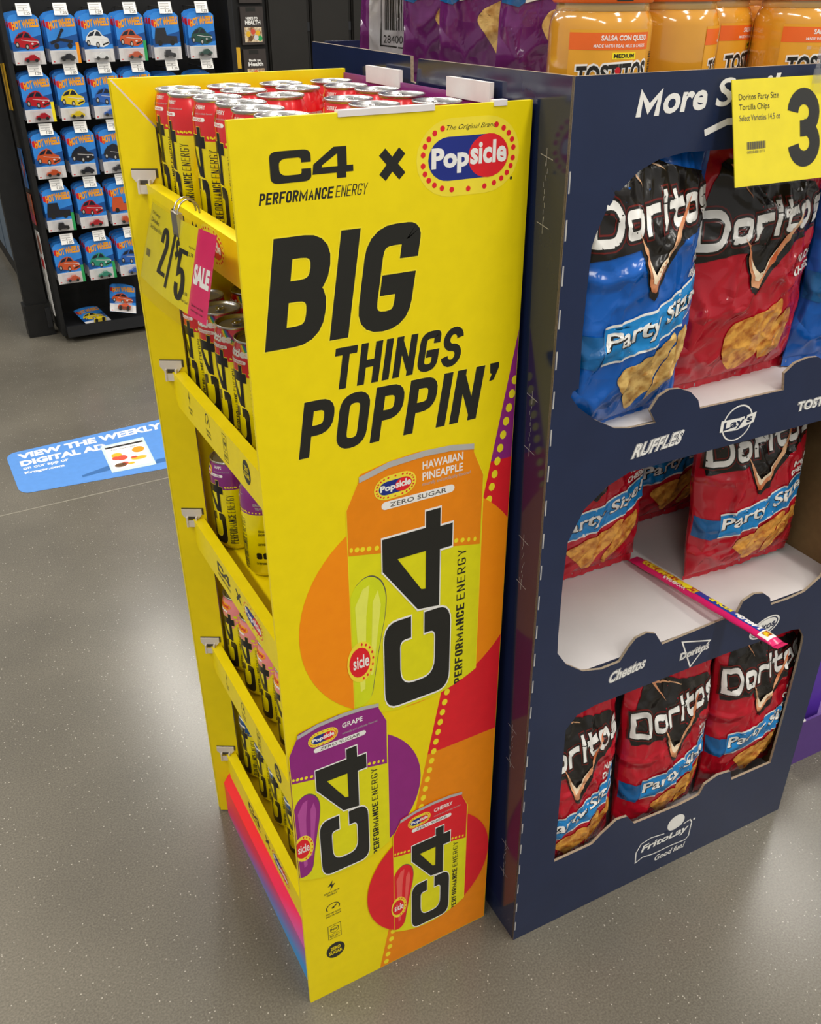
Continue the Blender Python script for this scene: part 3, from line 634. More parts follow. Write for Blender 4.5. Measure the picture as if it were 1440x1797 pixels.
for k in range(14): a.rect(.035+k*.006,.33,.035+k*.006+(.004 if k % 3 else .002),.42,'grey_print',2)
mb = MB(); a.bake(mb, sgs, .0003, cutx=cx); mb.build('sign_card', sg)
mb = MB(); n = 12
for i in range(n):
    for v0, v1 in ((-.14,1.02),): mb.add([sgs(i/n,v0,.0016),sgs((i+1)/n,v0,.0016),sgs((i+1)/n,v1,.0016),sgs(i/n,v1,.0016)], [(0,1,2,3)], 'clear_sleeve', True)
mb.build('clear_sleeve', sg)
mb = MB(); cpt = corner(.5,1.0)
mb.box((cpt.x-.006,cpt.y-.013,cpt.z-.026),(cpt.x+.002,cpt.y+.013,cpt.z+.004),'wire')
for s in (-.008,.008):
    mb.tube([(cpt.x-.003+.016*(1-math.cos(t)), cpt.y+s+.004*t, cpt.z-.001+.019*math.sin(t)) for t in [math.pi*i/12 for i in range(13)]], .0012, 'wire')
cp = mb.build('ring_clip', sg); cp['label'] = 'metal ring clip'

# ================================================================ navy snack bin
BO = Vector((.397,-.073,0)); BA = math.radians(-1.37)
def BW(x, y, z): return (BO.x+x*math.cos(BA)-y*math.sin(BA), BO.y+x*math.sin(BA)+y*math.cos(BA), z)
bin_ = thing('snack_display_bin', 'tall dark navy cardboard snack bin with three cut out windows', 'display bin', BO, (0,0,BA))
BWD, BDP, BH = .71, .775, 1.53
lean = lambda x, z: x-.018*z/BH*(1-x/BWD)
w1 = [(.2269,1.4376),(.168,1.4387),(.1303,1.4333),(.1023,1.4224),(.0762,1.4014),(.0582,1.3786),(.046,1.3507),(.0423,1.3384),(.0408,1.2864),(.0398,1.2272),(.0417,1.1519),(.032,1.1487),(.030,1.1416),(.0435,1.1238),(.073,1.0996),(.109,1.0787),(.1347,1.0732),(.1826,1.0713),(.1692,1.0931),(.1818,1.112),(.1996,1.1192),(.2194,1.1168),(.2409,1.1072),(.2574,1.0918),(.2639,1.0766),(.431,1.0735),(.4249,1.1019),(.4437,1.115),(.47,1.119),(.49,1.117),(.51,1.107),(.525,1.092),(.53,1.0766),(.60,1.075),(.65,1.1),(.668,1.14),(.668,1.338),(.664,1.35),(.652,1.379),(.634,1.401),(.608,1.422),(.58,1.433),(.542,1.4387)]
w2 = [(.0461,.9075),(.0436,.8368),(.0439,.7329),(.0455,.6997),(.0644,.6702),(.1003,.6412),(.139,.6302),(.1769,.6314),(.1924,.6567),(.2056,.6712),(.2283,.6746),(.2474,.6658),(.2667,.6354),(.3814,.6403),(.4349,.6419),(.4441,.6668),(.4683,.6748),(.4919,.6691),(.512,.6524),(.5193,.6337),(.5611,.6322),(.6024,.6352),(.6386,.6566),(.662,.70),(.666,.84),(.664,.9075),(.64,.957),(.60,.9864),(.5635,1.0),(.1464,1.0),(.109,.9864),(.07,.9569)]
w3 = [(.1799,.5526),(.1371,.553),(.0981,.5458),(.0772,.5203),(.0799,.3543),(.0816,.1832),(.17,.183),(.19,.20),(.2243,.2219),(.25,.218),(.2715,.1863),(.3897,.1785),(.439,.1818),(.449,.2068),(.4824,.2176),(.5175,.2117),(.5269,.1825),(.6384,.1792),(.6403,.3209),(.6382,.4923),(.6353,.519),(.6178,.5437),(.596,.5491),(.4197,.5545)]
mb = MB()
mb.prism([[(0,0),(BWD,0),(BWD,BH),(0,BH)], w1, w2, w3], lambda x, z, d: (lean(x, z), d, z), .005, 'blue_card', 'cardboard_edge', 'kraft')
a = Art()
def outlined(txt, x, z, w, h, fn, off=.03):
    for lay, m, o in ((1,'print_white',off+.055),(2,'blue_card',off+.025),(3,'print_white',off)):
        e = (o-off)*.6*h; a.text(txt, x-e, z-e, w+2*e, h+2*e, m, lay, o, fn)
a.word('M', lambda p, q: (.088+p+q*.12, 1.483+q), .0225, .0300, .0072, 'print_white', 1); a.text('ore', .1255, 1.4828, .066, .0225, 'print_white', 1, .03, fn=lambda p, q: (p+(q-1.483)*.12, q+(p-.088)*.03))
a.text('Smiles', .206, 1.484, .15, .032, 'print_white', 1, .016, fn=lambda p, q: (p+(q-1.483)*.12, q+(p-.088)*.03))
a.line([(.196,1.459),(.23,1.470),(.30,1.470)], .008, 'print_white', 1)
outlined('RUFFLES', .144, 1.024, .088, .022, lambda p, q: (p+(q-1.02)*.35, q+(p-.19)*.06), .02)
a.ell(.345,1.036,.030,.030,'print_white',1,32); a.ell(.345,1.036,.0275,.0275,'blue_card',2,32); a.poly([(.311,1.027),(.345,1.024),(.379,1.031),(.381,1.048),(.347,1.044),(.311,1.046)],'print_white',3); a.text("Lay's",.317,1.0265,.057,.0185,'blue_card',4,.03,fn=lambda p, q: (p, q+(p-.345)*.09))
outlined('TOSTITOS', .470, 1.028, .105, .017, None, .03)
outlined('Cheetos', .156, .594, .076, .024, lambda p, q: (p+(q-.594)*.2, q+(p-.19)*.1), .03)
tri = [(.313,.6235),(.380,.603),(.343,.557)]; a.line(tri+tri[:1], .003, 'print_white', 1, True); outlined('Doritos', .314, .583, .066, .016, lambda p, q: (p, q+(p-.34)*.05), .03)
a.ell(.516,.584,.037,.022,'print_white',1,32,.25); a.ell(.516,.584,.033,.0185,'blue_card',2,32,.25); a.ell(.514,.585,.031,.0165,'print_white',3,32,.25); a.text('Fritos',.488,.577,.053,.017,'blue_card',4,.03,fn=lambda p, q: (p, q+(p-.516)*.16))
a.line([(.2925,.058),(.290,.09),(.300,.111),(.325,.1165),(.357,.110),(.385,.105),(.41,.112),(.428,.116),(.434,.106),(.433,.064),(.425,.056),(.385,.060),(.34,.060),(.31,.066),(.2925,.058)], .0028, 'print_white', 1, True)
a.ell(.388,.128,.0225,.0215,'print_white',1,28); a.poly([(.36,.113),(.385,.108),(.41,.114),(.414,.104),(.36,.100)],'blue_card',2)
a.text('FritoLay', .302, .078, .122, .026, 'print_white', 2, .03, fn=lambda p, q: (p+(q-.08)*.2, q+(p-.36)*.02)); a.text('Good fun!', .344, .034, .080, .017, 'print_white', 2, .02, fn=lambda p, q: (p+(q-.034)*.2, q)); a.ell(.440,.112,.003,.003,'print_white',1)
for k in range(26): a.rect(.0012, .03+k*.055, .0034, .055+k*.055, 'silver_print', 1)
a.bake(mb, lambda x, z, d: (lean(x, z), -d, z), .00025)
mb.build('front_panel', bin_)
mb = MB()
so = [(0,0),(BDP,0),(BDP,BH),(.3965,BH-.002),(.3965,1.495),(.380,1.493),(.372,BH-.004),(0,BH)]
mb.prism([so], lambda y, z, d: (lean(0, z)+d, y+.0005, z), .005, 'blue_gloss', 'cardboard_edge', 'kraft')
a = Art()
for zc in (1.40,1.09,.86,.48,.19):
    for k in range(9):
        x = .045+random.uniform(-.004,.004); z = zc-.035+k*.008; a.line([(x,z),(x+random.uniform(-.002,.002),z+.006)], .0006, 'silver_print', 1)
    for e in (-.04,.04): a.line([(.032,zc+e-.002),(.058,zc+e+.002)], .0008, 'silver_print', 1); a.line([(.045,zc+e-.01),(.045,zc+e+.01)], .0007, 'silver_print', 1)
a.bake(mb, lambda y, z, d: (lean(0, z)-d, y, z), .0002)
mb.build('side_panel', bin_)
mb = MB(); mb.box((BWD-.005,.005,0),(BWD,BDP,BH),'blue_card'); mb.box((BWD-.0062,.006,.01),(BWD-.005,BDP-.01,BH-.01),'kraft'); mb.build('side_panel', bin_)
mb = MB(); mb.box((.005,BDP-.005,0),(BWD-.005,BDP,BH),'blue_card'); mb.build('back_panel', bin_)
for zt, th in ((1.474,.02),(1.072,.02),(.636,.02),(.10,.02)):
    mb = MB(); P = []
    x0, x1, y0, y1, r = .006, BWD-.007, .006, BDP-.008, .03
    for cx_, cy_, a0 in ((x1-r,y1-r,0),(x0+r,y1-r,90),(x0+r,y0+r,180),(x1-r,y0+r,270)): P += [(cx_+r*math.cos(math.radians(a0+q)), cy_+r*math.sin(math.radians(a0+q))) for q in range(0, 91, 15)]
    mb.prism([P], lambda x, y, d: (x-.01*zt/BH*(1-x/BWD)*0, y, zt-d), th, 'shelf_white', 'blue_card', 'blue_card'); o = mb.build('bin_shelf', bin_); o['label'] = 'shelf with white top' 
# ---------------------------------------------------------------- chip bags
def bag_art(a, base, chip, banner=True, variety='nacho', back=False):
    if back:
        old = a.tf; a.tf = lambda x, y: old(x-.185, y)
        a.poly([(-.22,.06),(.22,.04),(.23,.62),(.20,.70),(-.20,.72),(-.24,.60)], 'bag_back', 1)
        a.line([(-.12,.08),(.17,.07),(.17,.37),(-.12,.38),(-.12,.08)], .006, 'ink', 2)
        x = -.09
        while x < .15:
            wd = random.choice((.006,.01,.014)); a.rect(x, .14, x+wd, .34, 'ink', 2); x += wd+random.choice((.006,.01))
        a.text('28400 68', -.1, .09, .24, .03, 'ink', 2)
        for k in range(5): a.text('DISTRIBUTED BY SNACKS OF AMERICA INC'[:34-k*3], -.16, .62-k*.04, .30-k*.02, .02, 'ink', 2)
        a.poly([(.25,.45),(.5,.5),(.5,.75),(.27,.72)], 'bag_red', 1); a.tf = old; return
    dz = 0 if banner else -.10
    blk = [(-.36,.97),(-.30,.985),(.05,.90),(.36,.86),(.44,.80),(.42,.70),(.17,.66),(-.05,.475),(-.09,.49),(-.19,.655),(-.47,.62),(-.49,.70),(-.42,.86)]
    a.poly([(p[0], p[1]+dz) for p in blk], 'bag_black', 1)
    def V(P): a.poly([(p[0], p[1]+dz) for p in P], 'flame', 4)
    V([(-.20,.71),(-.165,.665),(-.075,.555),(.20,.765),(.25,.80),(.215,.755),(-.06,.505),(-.10,.515)])
    a.poly([(p[0], p[1]+dz) for p in [(-.145,.63),(-.075,.565),(.06,.66),(-.07,.535),(-.09,.54)]], 'dot_cream', 5)
    V([(-.30,.965),(-.27,.965),(.02,.885),(.06,.87),(-.02,.90),(-.25,.945),(-.16,.84)])
    zb = .685+dz
    for lay, m, t in ((2,'bag_edge_red',.060),(3,'bag_black',.048),(3.5,'bag_letter',.030)):
        tt = t
        a.word('D', place(-.475, zb-.02, .05), .170, .150, .030, m, lay, xt=tt, fil=.5)
        a.word('oritos', place(-.285, zb, .05, .05), .122, .115, .028, m, lay, gap=.018, xt=tt*.95, fil=.55)
    if variety == 'nacho':
        a.text('NACHO', .26, .565+dz, .19, .035, 'bag_letter', 2, .03, fn=lambda p, q: (p, q+(p-.26)*.10)); a.text('CHEESE', .24, .515+dz, .20, .035, 'bag_letter', 2, .03, fn=lambda p, q: (p, q+(p-.26)*.10))
    else:
        a.text('COOL', .30, .565, .15, .03, 'bag_letter', 2, .03); a.text('RANCH', .30, .52, .17, .03, 'bag_letter', 2, .03)
    def chipshape(P, l): a.poly([tuple(p) for p in fillet([P[-1]]+[p+(1,) for p in P]+[P[0]], .025)][1:-1], chip, l)
    # crisps: rounded irregular triangles
    if banner:
        chipshape([(-.24,.20),(-.20,.235),(.10,.30),(.215,.335),(.235,.31),(.13,.16),(.02,.05),(-.03,.045),(-.12,.12)], 2)
        chipshape([(.14,.14),(.22,.28),(.30,.33),(.40,.335),(.40,.24),(.31,.14),(.16,.055),(.12,.065)], 1)
        rise = lambda u: .27+.115*(u+.36)+.06*(u+.36)**2
        us_ = [-.36+.86*k/8 for k in range(9)]
        a.poly([(-.5,.262),(-.40,.250),(-.33,.275),(-.33,.365),(-.5,.375)], 'banner_dark', 2)
        for lay, m, e in ((3,'bag_letter',.009),(4,'banner_blue',0)): a.poly([(u, rise(u)-e) for u in us_]+[(u, rise(u)+.122+e) for u in reversed(us_)], m, lay)
        fn = lambda p, q: (p+(q-.29)*.15, q+rise(p))
        for lay, m, o in ((5,'bag_black',.045),(6,'bag_letter',.02)): a.text('Party Size!', -.315+(.004 if lay == 5 else 0), .018-(.004 if lay == 5 else 0), .77, .085, m, lay, o, fn)
    else:
        chipshape([(-.20,.22),(-.17,.27),(.05,.30),(.20,.335),(.215,.30),(.16,.14),(.03,.03),(-.06,.045),(-.16,.12)], 2)
        chipshape([(.12,.13),(.22,.26),(.28,.29),(.33,.25),(.33,.14),(.26,.07),(.15,.06)], 1)
def make_bag_mesh(base, chip, w, h, d, seed, banner=True, variety='nacho', back=False, wr=1.0):
    mb = MB(); NU, NV = 56, 74
    def S(u, v, side, off=0):
        e = max(0, 1-abs(2*u)**2.6)**.62; f = (min(1, v/.30)**.55)*(min(1, (1-v)/.34)**.7)
        wid = w*(1-.07*f*(1-.3*abs(v-.5)))
        sx = u*wid
        dep = d/2*e*f
        n = noise.noise(Vector((u*4.2+seed*7.1, v*6.1, seed+side)))*.5+noise.noise(Vector((u*9+seed, v*7+2*seed, side*3.3+seed)))*.28
        rid = (1-abs(noise.noise(Vector((u*5.2+seed*3, v*4.6-seed, 4.4+side)))))**7*.9+(1-abs(noise.noise(Vector((u*7.5+v*6-seed, v*8.4-u*5+seed, 9.4+side)))))**8*.55
        seam = (math.sin((u*38+3*math.sin(v*9+seed))+seed)*.5)*(max(0, 1-v/.16)**1.3+max(0, 1-(1-v)/.22)**1.3)
        disp = wr*(.008*n*(1-.35*f)+.0075*rid*(e**.5)+.0032*seam*e)*(min(1, v/.05))*(min(1, (1-v)/.04))
        y = -(dep+disp+off+.0012) if side == 0 else dep+disp*.6+off+.0012
        sag = .010*f*math.sin((v-.35)*3)*0
        return (sx+.006*wr*noise.noise(Vector((seed, v*5, u*3)))*(abs(2*u)**2), y+sag, v*h)
    us = [-.5+i/NU for i in range(NU+1)]; vs = [j/NV for j in range(NV+1)]
    GR = [[Vector(S(u, v, 0)) for u in us] for v in vs]
    def SB(u, v, off):
        a_ = min(max((u+.5)*NU, 0), NU-1e-6); b_ = min(max(v*NV, 0), NV-1e-6); i_, j_ = int(a_), int(b_); a_ -= i_; b_ -= j_
        p = (GR[j_][i_]*(1-a_)+GR[j_][i_+1]*a_)*(1-b_)+(GR[j_+1][i_]*(1-a_)+GR[j_+1][i_+1]*a_)*b_
        nn = (GR[j_][i_+1]-GR[j_][i_]).cross(GR[j_+1][i_]-GR[j_][i_]).normalized()
        return p+(nn*.5+Vector((0,-.5,0)))*off
    for side in (0, 1):
        o = len(mb.v)
        for v in vs:
            for u in us: mb.v.append(S(u, v, side))
        for j in range(NV):
            for i in range(NU):
                q = [o+j*(NU+1)+i, o+j*(NU+1)+i+1, o+(j+1)*(NU+1)+i+1, o+(j+1)*(NU+1)+i]
                mb.f.append(q if side == 0 else q[::-1]); mb.m.append(base); mb.sm.append(True)
    per = [(u, 0) for u in us]+[(.5, v) for v in vs[1:]]+[(u, 1) for u in reversed(us[:-1])]+[(-.5, v) for v in reversed(vs[1:-1])]
    n = len(per); q = [S(u, v, 0) for u, v in per]+[S(u, v, 1) for u, v in per]
    mb.add(q, [(i, n+i, n+(i+1) % n, (i+1) % n) for i in range(n)], base, True)
    a = Art(); bag_art(a, base, chip, banner, variety, back)
    a.bake(mb, lambda u, v, l: SB(u, v, l+.0009), .0004, cutx=us[1:-1], cuty=vs[1:-1], smooth=True, clip=(-.497,.005,.497,.995))
    # crimped seals as a separate strip
    out = []
    for z0, z1 in ((-.016,.002),(h-.002,h+.020)):
        sl = MB(); out.append(sl); k = 40; vs_ = []
        for i in range(k+1):
            x = (-.5+i/k)*w*.99; yy = .0016*math.sin(i*1.9)+.004*noise.noise(Vector((i*.2, seed, z0)))
            vs_ += [(x, yy, z0), (x, yy*.3, z1)]
        sl.add(vs_, [(2*i, 2*i+2, 2*i+3, 2*i+1) for i in range(k)], base, True)
        sl.add([(p[0], p[1]+.0008, p[2]) for p in vs_], [(2*i+1, 2*i+3, 2*i+2, 2*i) for i in range(k)], 'bag_inner', True)
    return mb, out
BAGM = {}
def bag(label, design, loc, yaw=0, tilt=0, roll=0, group=None, w=.28, h=.40, d=.09, seed=1, wr=1.0, world=False):
    key = (design, w, h, d, seed)
    L = BW(*loc)
    root = thing('chip_bag', label, 'bag of chips', L, (math.radians(tilt), math.radians(roll), BA+math.radians(yaw)), group)
    dz = dict(red=('bag_red','chip_orange',True,'nacho',False), blue=('bag_blue','chip_tan',True,'cool',False), plain=('bag_red','chip_orange',False,'nacho',False), purple=('bag_purple','chip_tan',True,'cool',False), back=('bag_purple','chip_tan',True,'cool',True))[design]
    if key not in BAGM:
        mb, sl = make_bag_mesh(dz[0], dz[1], w, h, d, seed, dz[2], dz[3], dz[4], wr)
        b = mb.build('bag_body', root); BAGM[key] = [b.data]+[q.build('crimped_seal', root).data for q in sl]
    else:
        for nm, me in zip(('bag_body','crimped_seal','crimped_seal'), BAGM[key]):
            o = bpy.data.objects.new(nm, me); COL.objects.link(o); o.parent = root
    return root
z1, z2, z3 = 1.074+.016, .638+.016, .102+.016
bag('blue party size bag of chips leaning out of the upper window', 'blue', (.130,.038,z1-.012), 7, 0, 0, w=.23, h=.385, d=.09, seed=1.3)
bag('red bag of chips in the upper window, without a blue banner, under the price sign', 'plain', (.372,.078,z1-.006), 2, 0, -1, w=.275, h=.375, d=.09, seed=2.1)
bag('blue bag of chips at the far end of the upper window', 'blue', (.594,.055,z1), -10, 0, 0, w=.20, h=.385, d=.08, seed=1.9)
bag('red bag of chips in shade behind the blue bag of the upper window', 'red', (.205,.180,z1), 0, 0, 0, w=.27, h=.38, d=.08, seed=3.2)
bag('red party size bag set back behind the empty part of the middle shelf', 'red', (.252,.235,z2), 0, 0, 0, w=.265, h=.37, d=.09, seed=3.7)
bag('red party size bag standing alone at the middle shelf front edge', 'red', (.548,.125,z2), -4, 0, -5, w=.25, h=.37, d=.10, seed=4.1)
bag('red bag of chips in deep shade at the back of the middle shelf', 'red', (.530,.340,z2), 0, 0, 0, w=.265, h=.37, d=.09, seed=3.2)
bag('red party size bag in the lower window on the side of the yellow stand', 'red', (.142,.056,z3), 3, 0, -3, w=.225, h=.42, d=.09, seed=5.3)
bag('red party size bag in the middle of the lower window', 'red', (.370,.056,z3), 3, 0, -3, w=.225, h=.42, d=.09, seed=6.2)
bag('red party size bag in the lower window below the candy rope tip', 'red', (.597,.058,z3+.015), 1, 0, -3, w=.225, h=.42, d=.09, seed=7.4)
zt = 1.476+.016
bag('purple bag of chips turned to show its white back label with barcode', 'back', (.135,.660,zt), -34, 0, 2, w=.22, h=.40, d=.085, seed=8.1)
bag('purple bag of chips next to the bag showing a barcode', 'purple', (.140,.500,zt), -38, 0, 0, w=.22, h=.40, d=.085, seed=9.3)
bag('purple bag of chips between two other purple bags above the bin notch', 'purple', (.135,.370,zt), -36, 0, 0, w=.22, h=.40, d=.085, seed=10.2)
bag('purple bag of chips beside the first orange lidded dip jar', 'purple', (.125,.225,zt), -20, 0, 0, w=.19, h=.40, d=.085, seed=11.6)
# ---------------------------------------------------------------- dip jars
def jar(label, loc, rz, proto=None):
    if proto: return dup(proto, label, BW(*loc), (0,0,BA+rz), 'dip jars on the bin')
    root = thing('dip_jar', label, 'jar', BW(*loc), (0,0,BA+rz), 'dip jars on the bin'); R = .060
    mb = MB(); mb.lathe([(0,.002),(.050,0),(.057,.004),(R,.014),(R,.100),(.0590,.107),(.0560,.114),(.0535,.117)], 'queso', 48)
    mb.lathe([(.0535,.117),(.0545,.118),(.0535,.124),(.054,.128)], 'jar_neck', 48); mb.build('jar_body', root)
    lb = MB(); a = Art(); r = R+.0004
    a.rect(-.048,.010,.055,.0995,'jar_label',0); a.rect(-.048,.079,.055,.0965,'lid_orange',1)
    a.text('SALSA CON QUESO', -.010, .0875, .060, .0065, 'print_white', 2, .03); a.text('MADE WITH REAL MILK & CHEESE', -.018, .0815, .066, .0033, 'print_white', 2, .01)
    a.rect(.004,.0695,.034,.0765,'dot_yellow',1); a.text('MEDIUM', .006, .0708, .026, .0045, 'ink', 2, .03)
    for lay, m, o in ((2,'print_white',.10),(3,'ink',.04)):
        e = .0022 if lay == 2 else 0; a.text('TOSTITOS', -.036-e, .044-e, .090+2*e, .021+2*e, m, lay, o, fn=lambda p, q: (p, q+(p-.01)*.06))
    a.ell(.012,.058,.0035,.0035,'logo_red',4)
    for px, py in ((-.04,.022),(-.03,.034),(.045,.024),(-.02,.052),(.045,.055)): a.poly([(px,py),(px+.012,py+.004),(px+.009,py-.010)], 'food_yellow', 1)
    for k in range(22): a.rect(.066,.02+k*.0026,.078,.0212+k*.0026+(.0006 if k % 3 else 0),'ink',1)
    a.text('14:32 21OCT', -.01, .1035, .026, .003, 'ink', 1)
    def sf(x, z, d):
        th = x/r-math.pi/2; rr = r
        if z > .100: rr = R-(z-.100)*.28
        return ((rr+d)*math.cos(th), (rr+d)*math.sin(th), z)
    a.bake(lb, sf, .00018, cutx=[r*2*math.pi*i/48 for i in range(-12, 16)], smooth=True); lb.build('jar_label', root)
    mb = MB(); mb.lathe([(.0565,.1255),(.0580,.127),(.0580,.146),(.0565,.148),(.052,.149),(0,.149)], 'lid_orange', 48); a = Art()
    for x in (-.05,.03): a.text('WITH REAL MILK & CHEESE', x, .1325, .05, .004, 'print_white', 1, .02); a.rect(x+.054,.1275,x+.074,.1345,'ink',1); a.text('MEDIUM', x+.056, .129, .016, .004, 'print_white', 2, .02)
    a.bake(mb, lambda x, z, d: ((.0582+d)*math.cos(x/.058-math.pi/2), (.0582+d)*math.sin(x/.058-math.pi/2), z), .0002, cutx=[.058*2*math.pi*i/48 for i in range(-12, 20)], smooth=True); mb.build('jar_lid', root)
    return root
zj = 1.474
J = jar('orange lidded dip jar nearest the purple bags', (.068,.075,zj), math.radians(-26))
jar('orange lidded dip jar turned so its plain side and barcode show', (.193,.098,zj), math.radians(52), J)
jar('orange lidded dip jar set back between the turned jar and the signed jar', (.306,.156,zj), math.radians(22), J)
jar('orange lidded dip jar behind the yellow price sign hook', (.392,.070,zj), math.radians(-22), J)
jar('orange lidded dip jar of the back row, behind the set back jar', (.345,.285,zj), .3, J)
jar('orange lidded dip jar of the back row, behind the jar over the price sign', (.450,.190,zj), 1.1, J)
jar('orange lidded dip jar at the photo edge beyond the price sign', (.520,.080,zj), 0, J)
# ---------------------------------------------------------------- yellow price sign hung on the bin
sg = thing('price_sign', 'large yellow price sign with a bold 3 hung on the navy bin', 'price sign', BW(.205,-.004,1.40), (0,0,BA))
def sf(x, z, d): return (x, -.006-.034*(1-z/.118)-d, z)
a = Art(); a.rect(0,0,.285,.118,'sign_yellow',1)
a.text('Doritos Party Size', .010, .094, .066, .0085, 'ink', 2); a.text('Tortilla Chips', .010, .083, .050, .0085, 'ink', 2); a.text('Select Varieties 14.5 oz', .010, .073, .068, .0065, 'grey_print', 2)
for k in range(26): a.rect(.021+k*.0012,.041,.0215+k*.0012+(.0004 if k % 3 else 0),.0495,'grey_print',2)
a.text('00028400 0777', .021, .0365, .030, .003, 'grey_print', 2)
a.word('3', place(.0905,.0150), .0560, .0900, .0185, 'ink', 2)
mb = MB(); a.bake(mb, sf, .0003); mb.prism([[(0,0),(.285,0),(.285,.118),(0,.118)]], lambda x, z, d: (x, sf(x,z,0)[1]+d, z), .001, 'sign_yellow'); mb.build('sign_card', sg)
mb = MB()
mb.add([sf(*p, .0016) for p in ((-.002,-.002),(.287,-.002),(.287,.120),(-.002,.120))], [(0,1,2,3)], 'clear_sleeve'); mb.build('clear_sleeve', sg)
mb = MB(); mb.box((.133,-.013,.098),(.160,-.009,.126),'clear_plastic'); mb.box((.138,-.012,.118),(.146,-.006,.150),'clear_plastic'); mb.box((.138,-.012,.146),(.146,.014,.150),'clear_plastic'); mb.build('clear_hook', sg)
# ---------------------------------------------------------------- candy rope pack
rp = thing('candy_rope_pack', 'pink and blue wrapped candy rope lying across the middle shelf lip', 'candy', BW(.380,.215,.652))
P0 = Vector(BW(.380,.215,.6455)); P1 = Vector(BW(.405,-.115,.6650)); P0.z = .6475
mb = MB(); ax = (P1-P0); Ln = ax.length; ax.normalize(); side = ax.cross(Vector((0,0,1))).normalized(); upv = side.cross(ax)
def rs(s, t, d=0):          # s along 0..1, t angle -90..90 across the top
    wv = .014*(1-.12*math.sin(s*40)*.3); hh = .007*min(1, s/.05, (1-s)/.05)+.0006
    return P0+ax*(s*Ln)+side*(math.sin(t)*wv)+upv*((hh+d)*math.cos(t)+.0)-rp.location
NS, NT = 40, 10
vv = [rs(i/NS, -math.pi/2+math.pi*j/NT) for i in range(NS+1) for j in range(NT+1)]+[rs(i/NS, 0)-upv*(.0075*min(1,i/2,(NS-i)/2)+.0005)*1.2 for i in range(NS+1)]
fs = [(i*(NT+1)+j, (i+1)*(NT+1)+j, (i+1)*(NT+1)+j+1, i*(NT+1)+j+1) for i in range(NS) for j in range(NT)]
o = (NS+1)*(NT+1); fs += [(i*(NT+1), o+i, o+i+1, (i+1)*(NT+1)) for i in range(NS)]+[(i*(NT+1)+NT, (i+1)*(NT+1)+NT, o+i+1, o+i) for i in range(NS)]
mb.add(vv, fs, 'rope_pink', True)
a = Art(); hp = math.pi/2
a.rect(.45,-1.5,.90,.35,'rope_navy',1); a.rect(.06,-.9,.46,.5,'candy_mix',1); a.ell(.385,-.2,.03,.6,'dot_yellow',2); a.rect(.90,-1,.965,1,'print_white',1); a.rect(.91,-.5,.95,.5,'candy_mix',2)
flip = lambda p, q: (1-p, -q)
a.text('Nerds', .115, -.55, .165, 1.2, 'print_white', 2, .06, fn=lambda p, q: (1-p, -q-.35)); a.text('ROPE', .305, -.40, .15, .9, 'dot_yellow', 2, .06, fn=lambda p, q: (1-p, -q-.35))
a.text('RAINBOW', .24, .35, .16, .5, 'print_white', 2, .03, fn=lambda p, q: (p, q))
a.bake(mb, lambda s, t, d: rs(s, max(-1.55, min(1.55, t)), d), .0004, cutx=[i/NS for i in range(1, NS)], cuty=[-hp+math.pi*j/NT for j in range(1, NT)], smooth=True)
mb.build('wrapper', rp)
mb = MB()
for s0, s1 in ((-.035,.004),(.996,1.03)):
    q = [P0+ax*(s*Ln)+side*t-rp.location+upv*.0015*(1 if k % 2 else -1) for k, s in enumerate((s0,s1)) for t in (-.013,-.006,.0,.006,.013)]
    mb.add(q, [(i,i+1,i+6,i+5) for i in range(4)], 'rope_pink', True)
mb.build('crimped_end', rp)

# ================================================================ floor decal
dc = MB(); a = Art()
cs = [(-.174,2.655),(-.172,2.285),(.49,2.215),(.56,2.70)]
def dq(x, y):
    p = [Vector(c) for c in cs]; return (p[1]*(1-x)+p[2]*x)*(1-y)+(p[0]*(1-x)+p[3]*x)*y
a.rrect(0,0,1,1,.14,'decal_blue',1,rx=.05); a.poly([(.34,.12),(.56,.18),(.56,.30),(.34,.16)],'decal_blue_dark',2); a.poly([(.74,.12),(1,.16),(1,.22),(.76,.2)],'decal_blue_dark',2)
a.text('VIEW THE WEEKLY', .055, .80, .80, .13, 'print_white', 2, .05); a.text('DIGITAL AD', .055, .62, .46, .13, 'print_white', 2, .05)
a.text('on our app or', .06, .51, .24, .07, 'print_white', 2, .03); a.text('Kroger.com', .06, .41, .21, .07, 'print_white', 2, .04)
a.poly([(.50,.10),(.75,.11),(.73,.70),(.485,.69)], 'tablet_frame', 3); a.poly([(.515,.15),(.735,.16),(.718,.65),(.50,.64)], 'print_white', 4); a.rect(.505,.60,.72,.635,'ink',5)
a.text('Your weekly deals', .53, .54, .15, .03, 'ink', 5)
for x, y, rx, ry, m in ((.555,.43,.03,.05,'food_yellow'),(.58,.36,.03,.05,'food_red'),(.545,.37,.02,.04,'food_red'),(.68,.47,.035,.06,'rainbow_orange'),(.67,.30,.045,.035,'food_yellow'),(.645,.33,.02,.02,'food_red'),(.56,.22,.035,.04,'food_brown'),(.585,.24,.02,.03,'food_red'),(.62,.22,.02,.02,'food_yellow')): a.ell(x, y, rx, ry, m, 5)
a.bake(dc, lambda x, y, d: (dq(x,y).x, dq(x,y).y, .0007+d), .00025)
tag(dc.build('floor_decal'), 'blue rectangular floor decal advertising the weekly digital ad', 'floor decal')

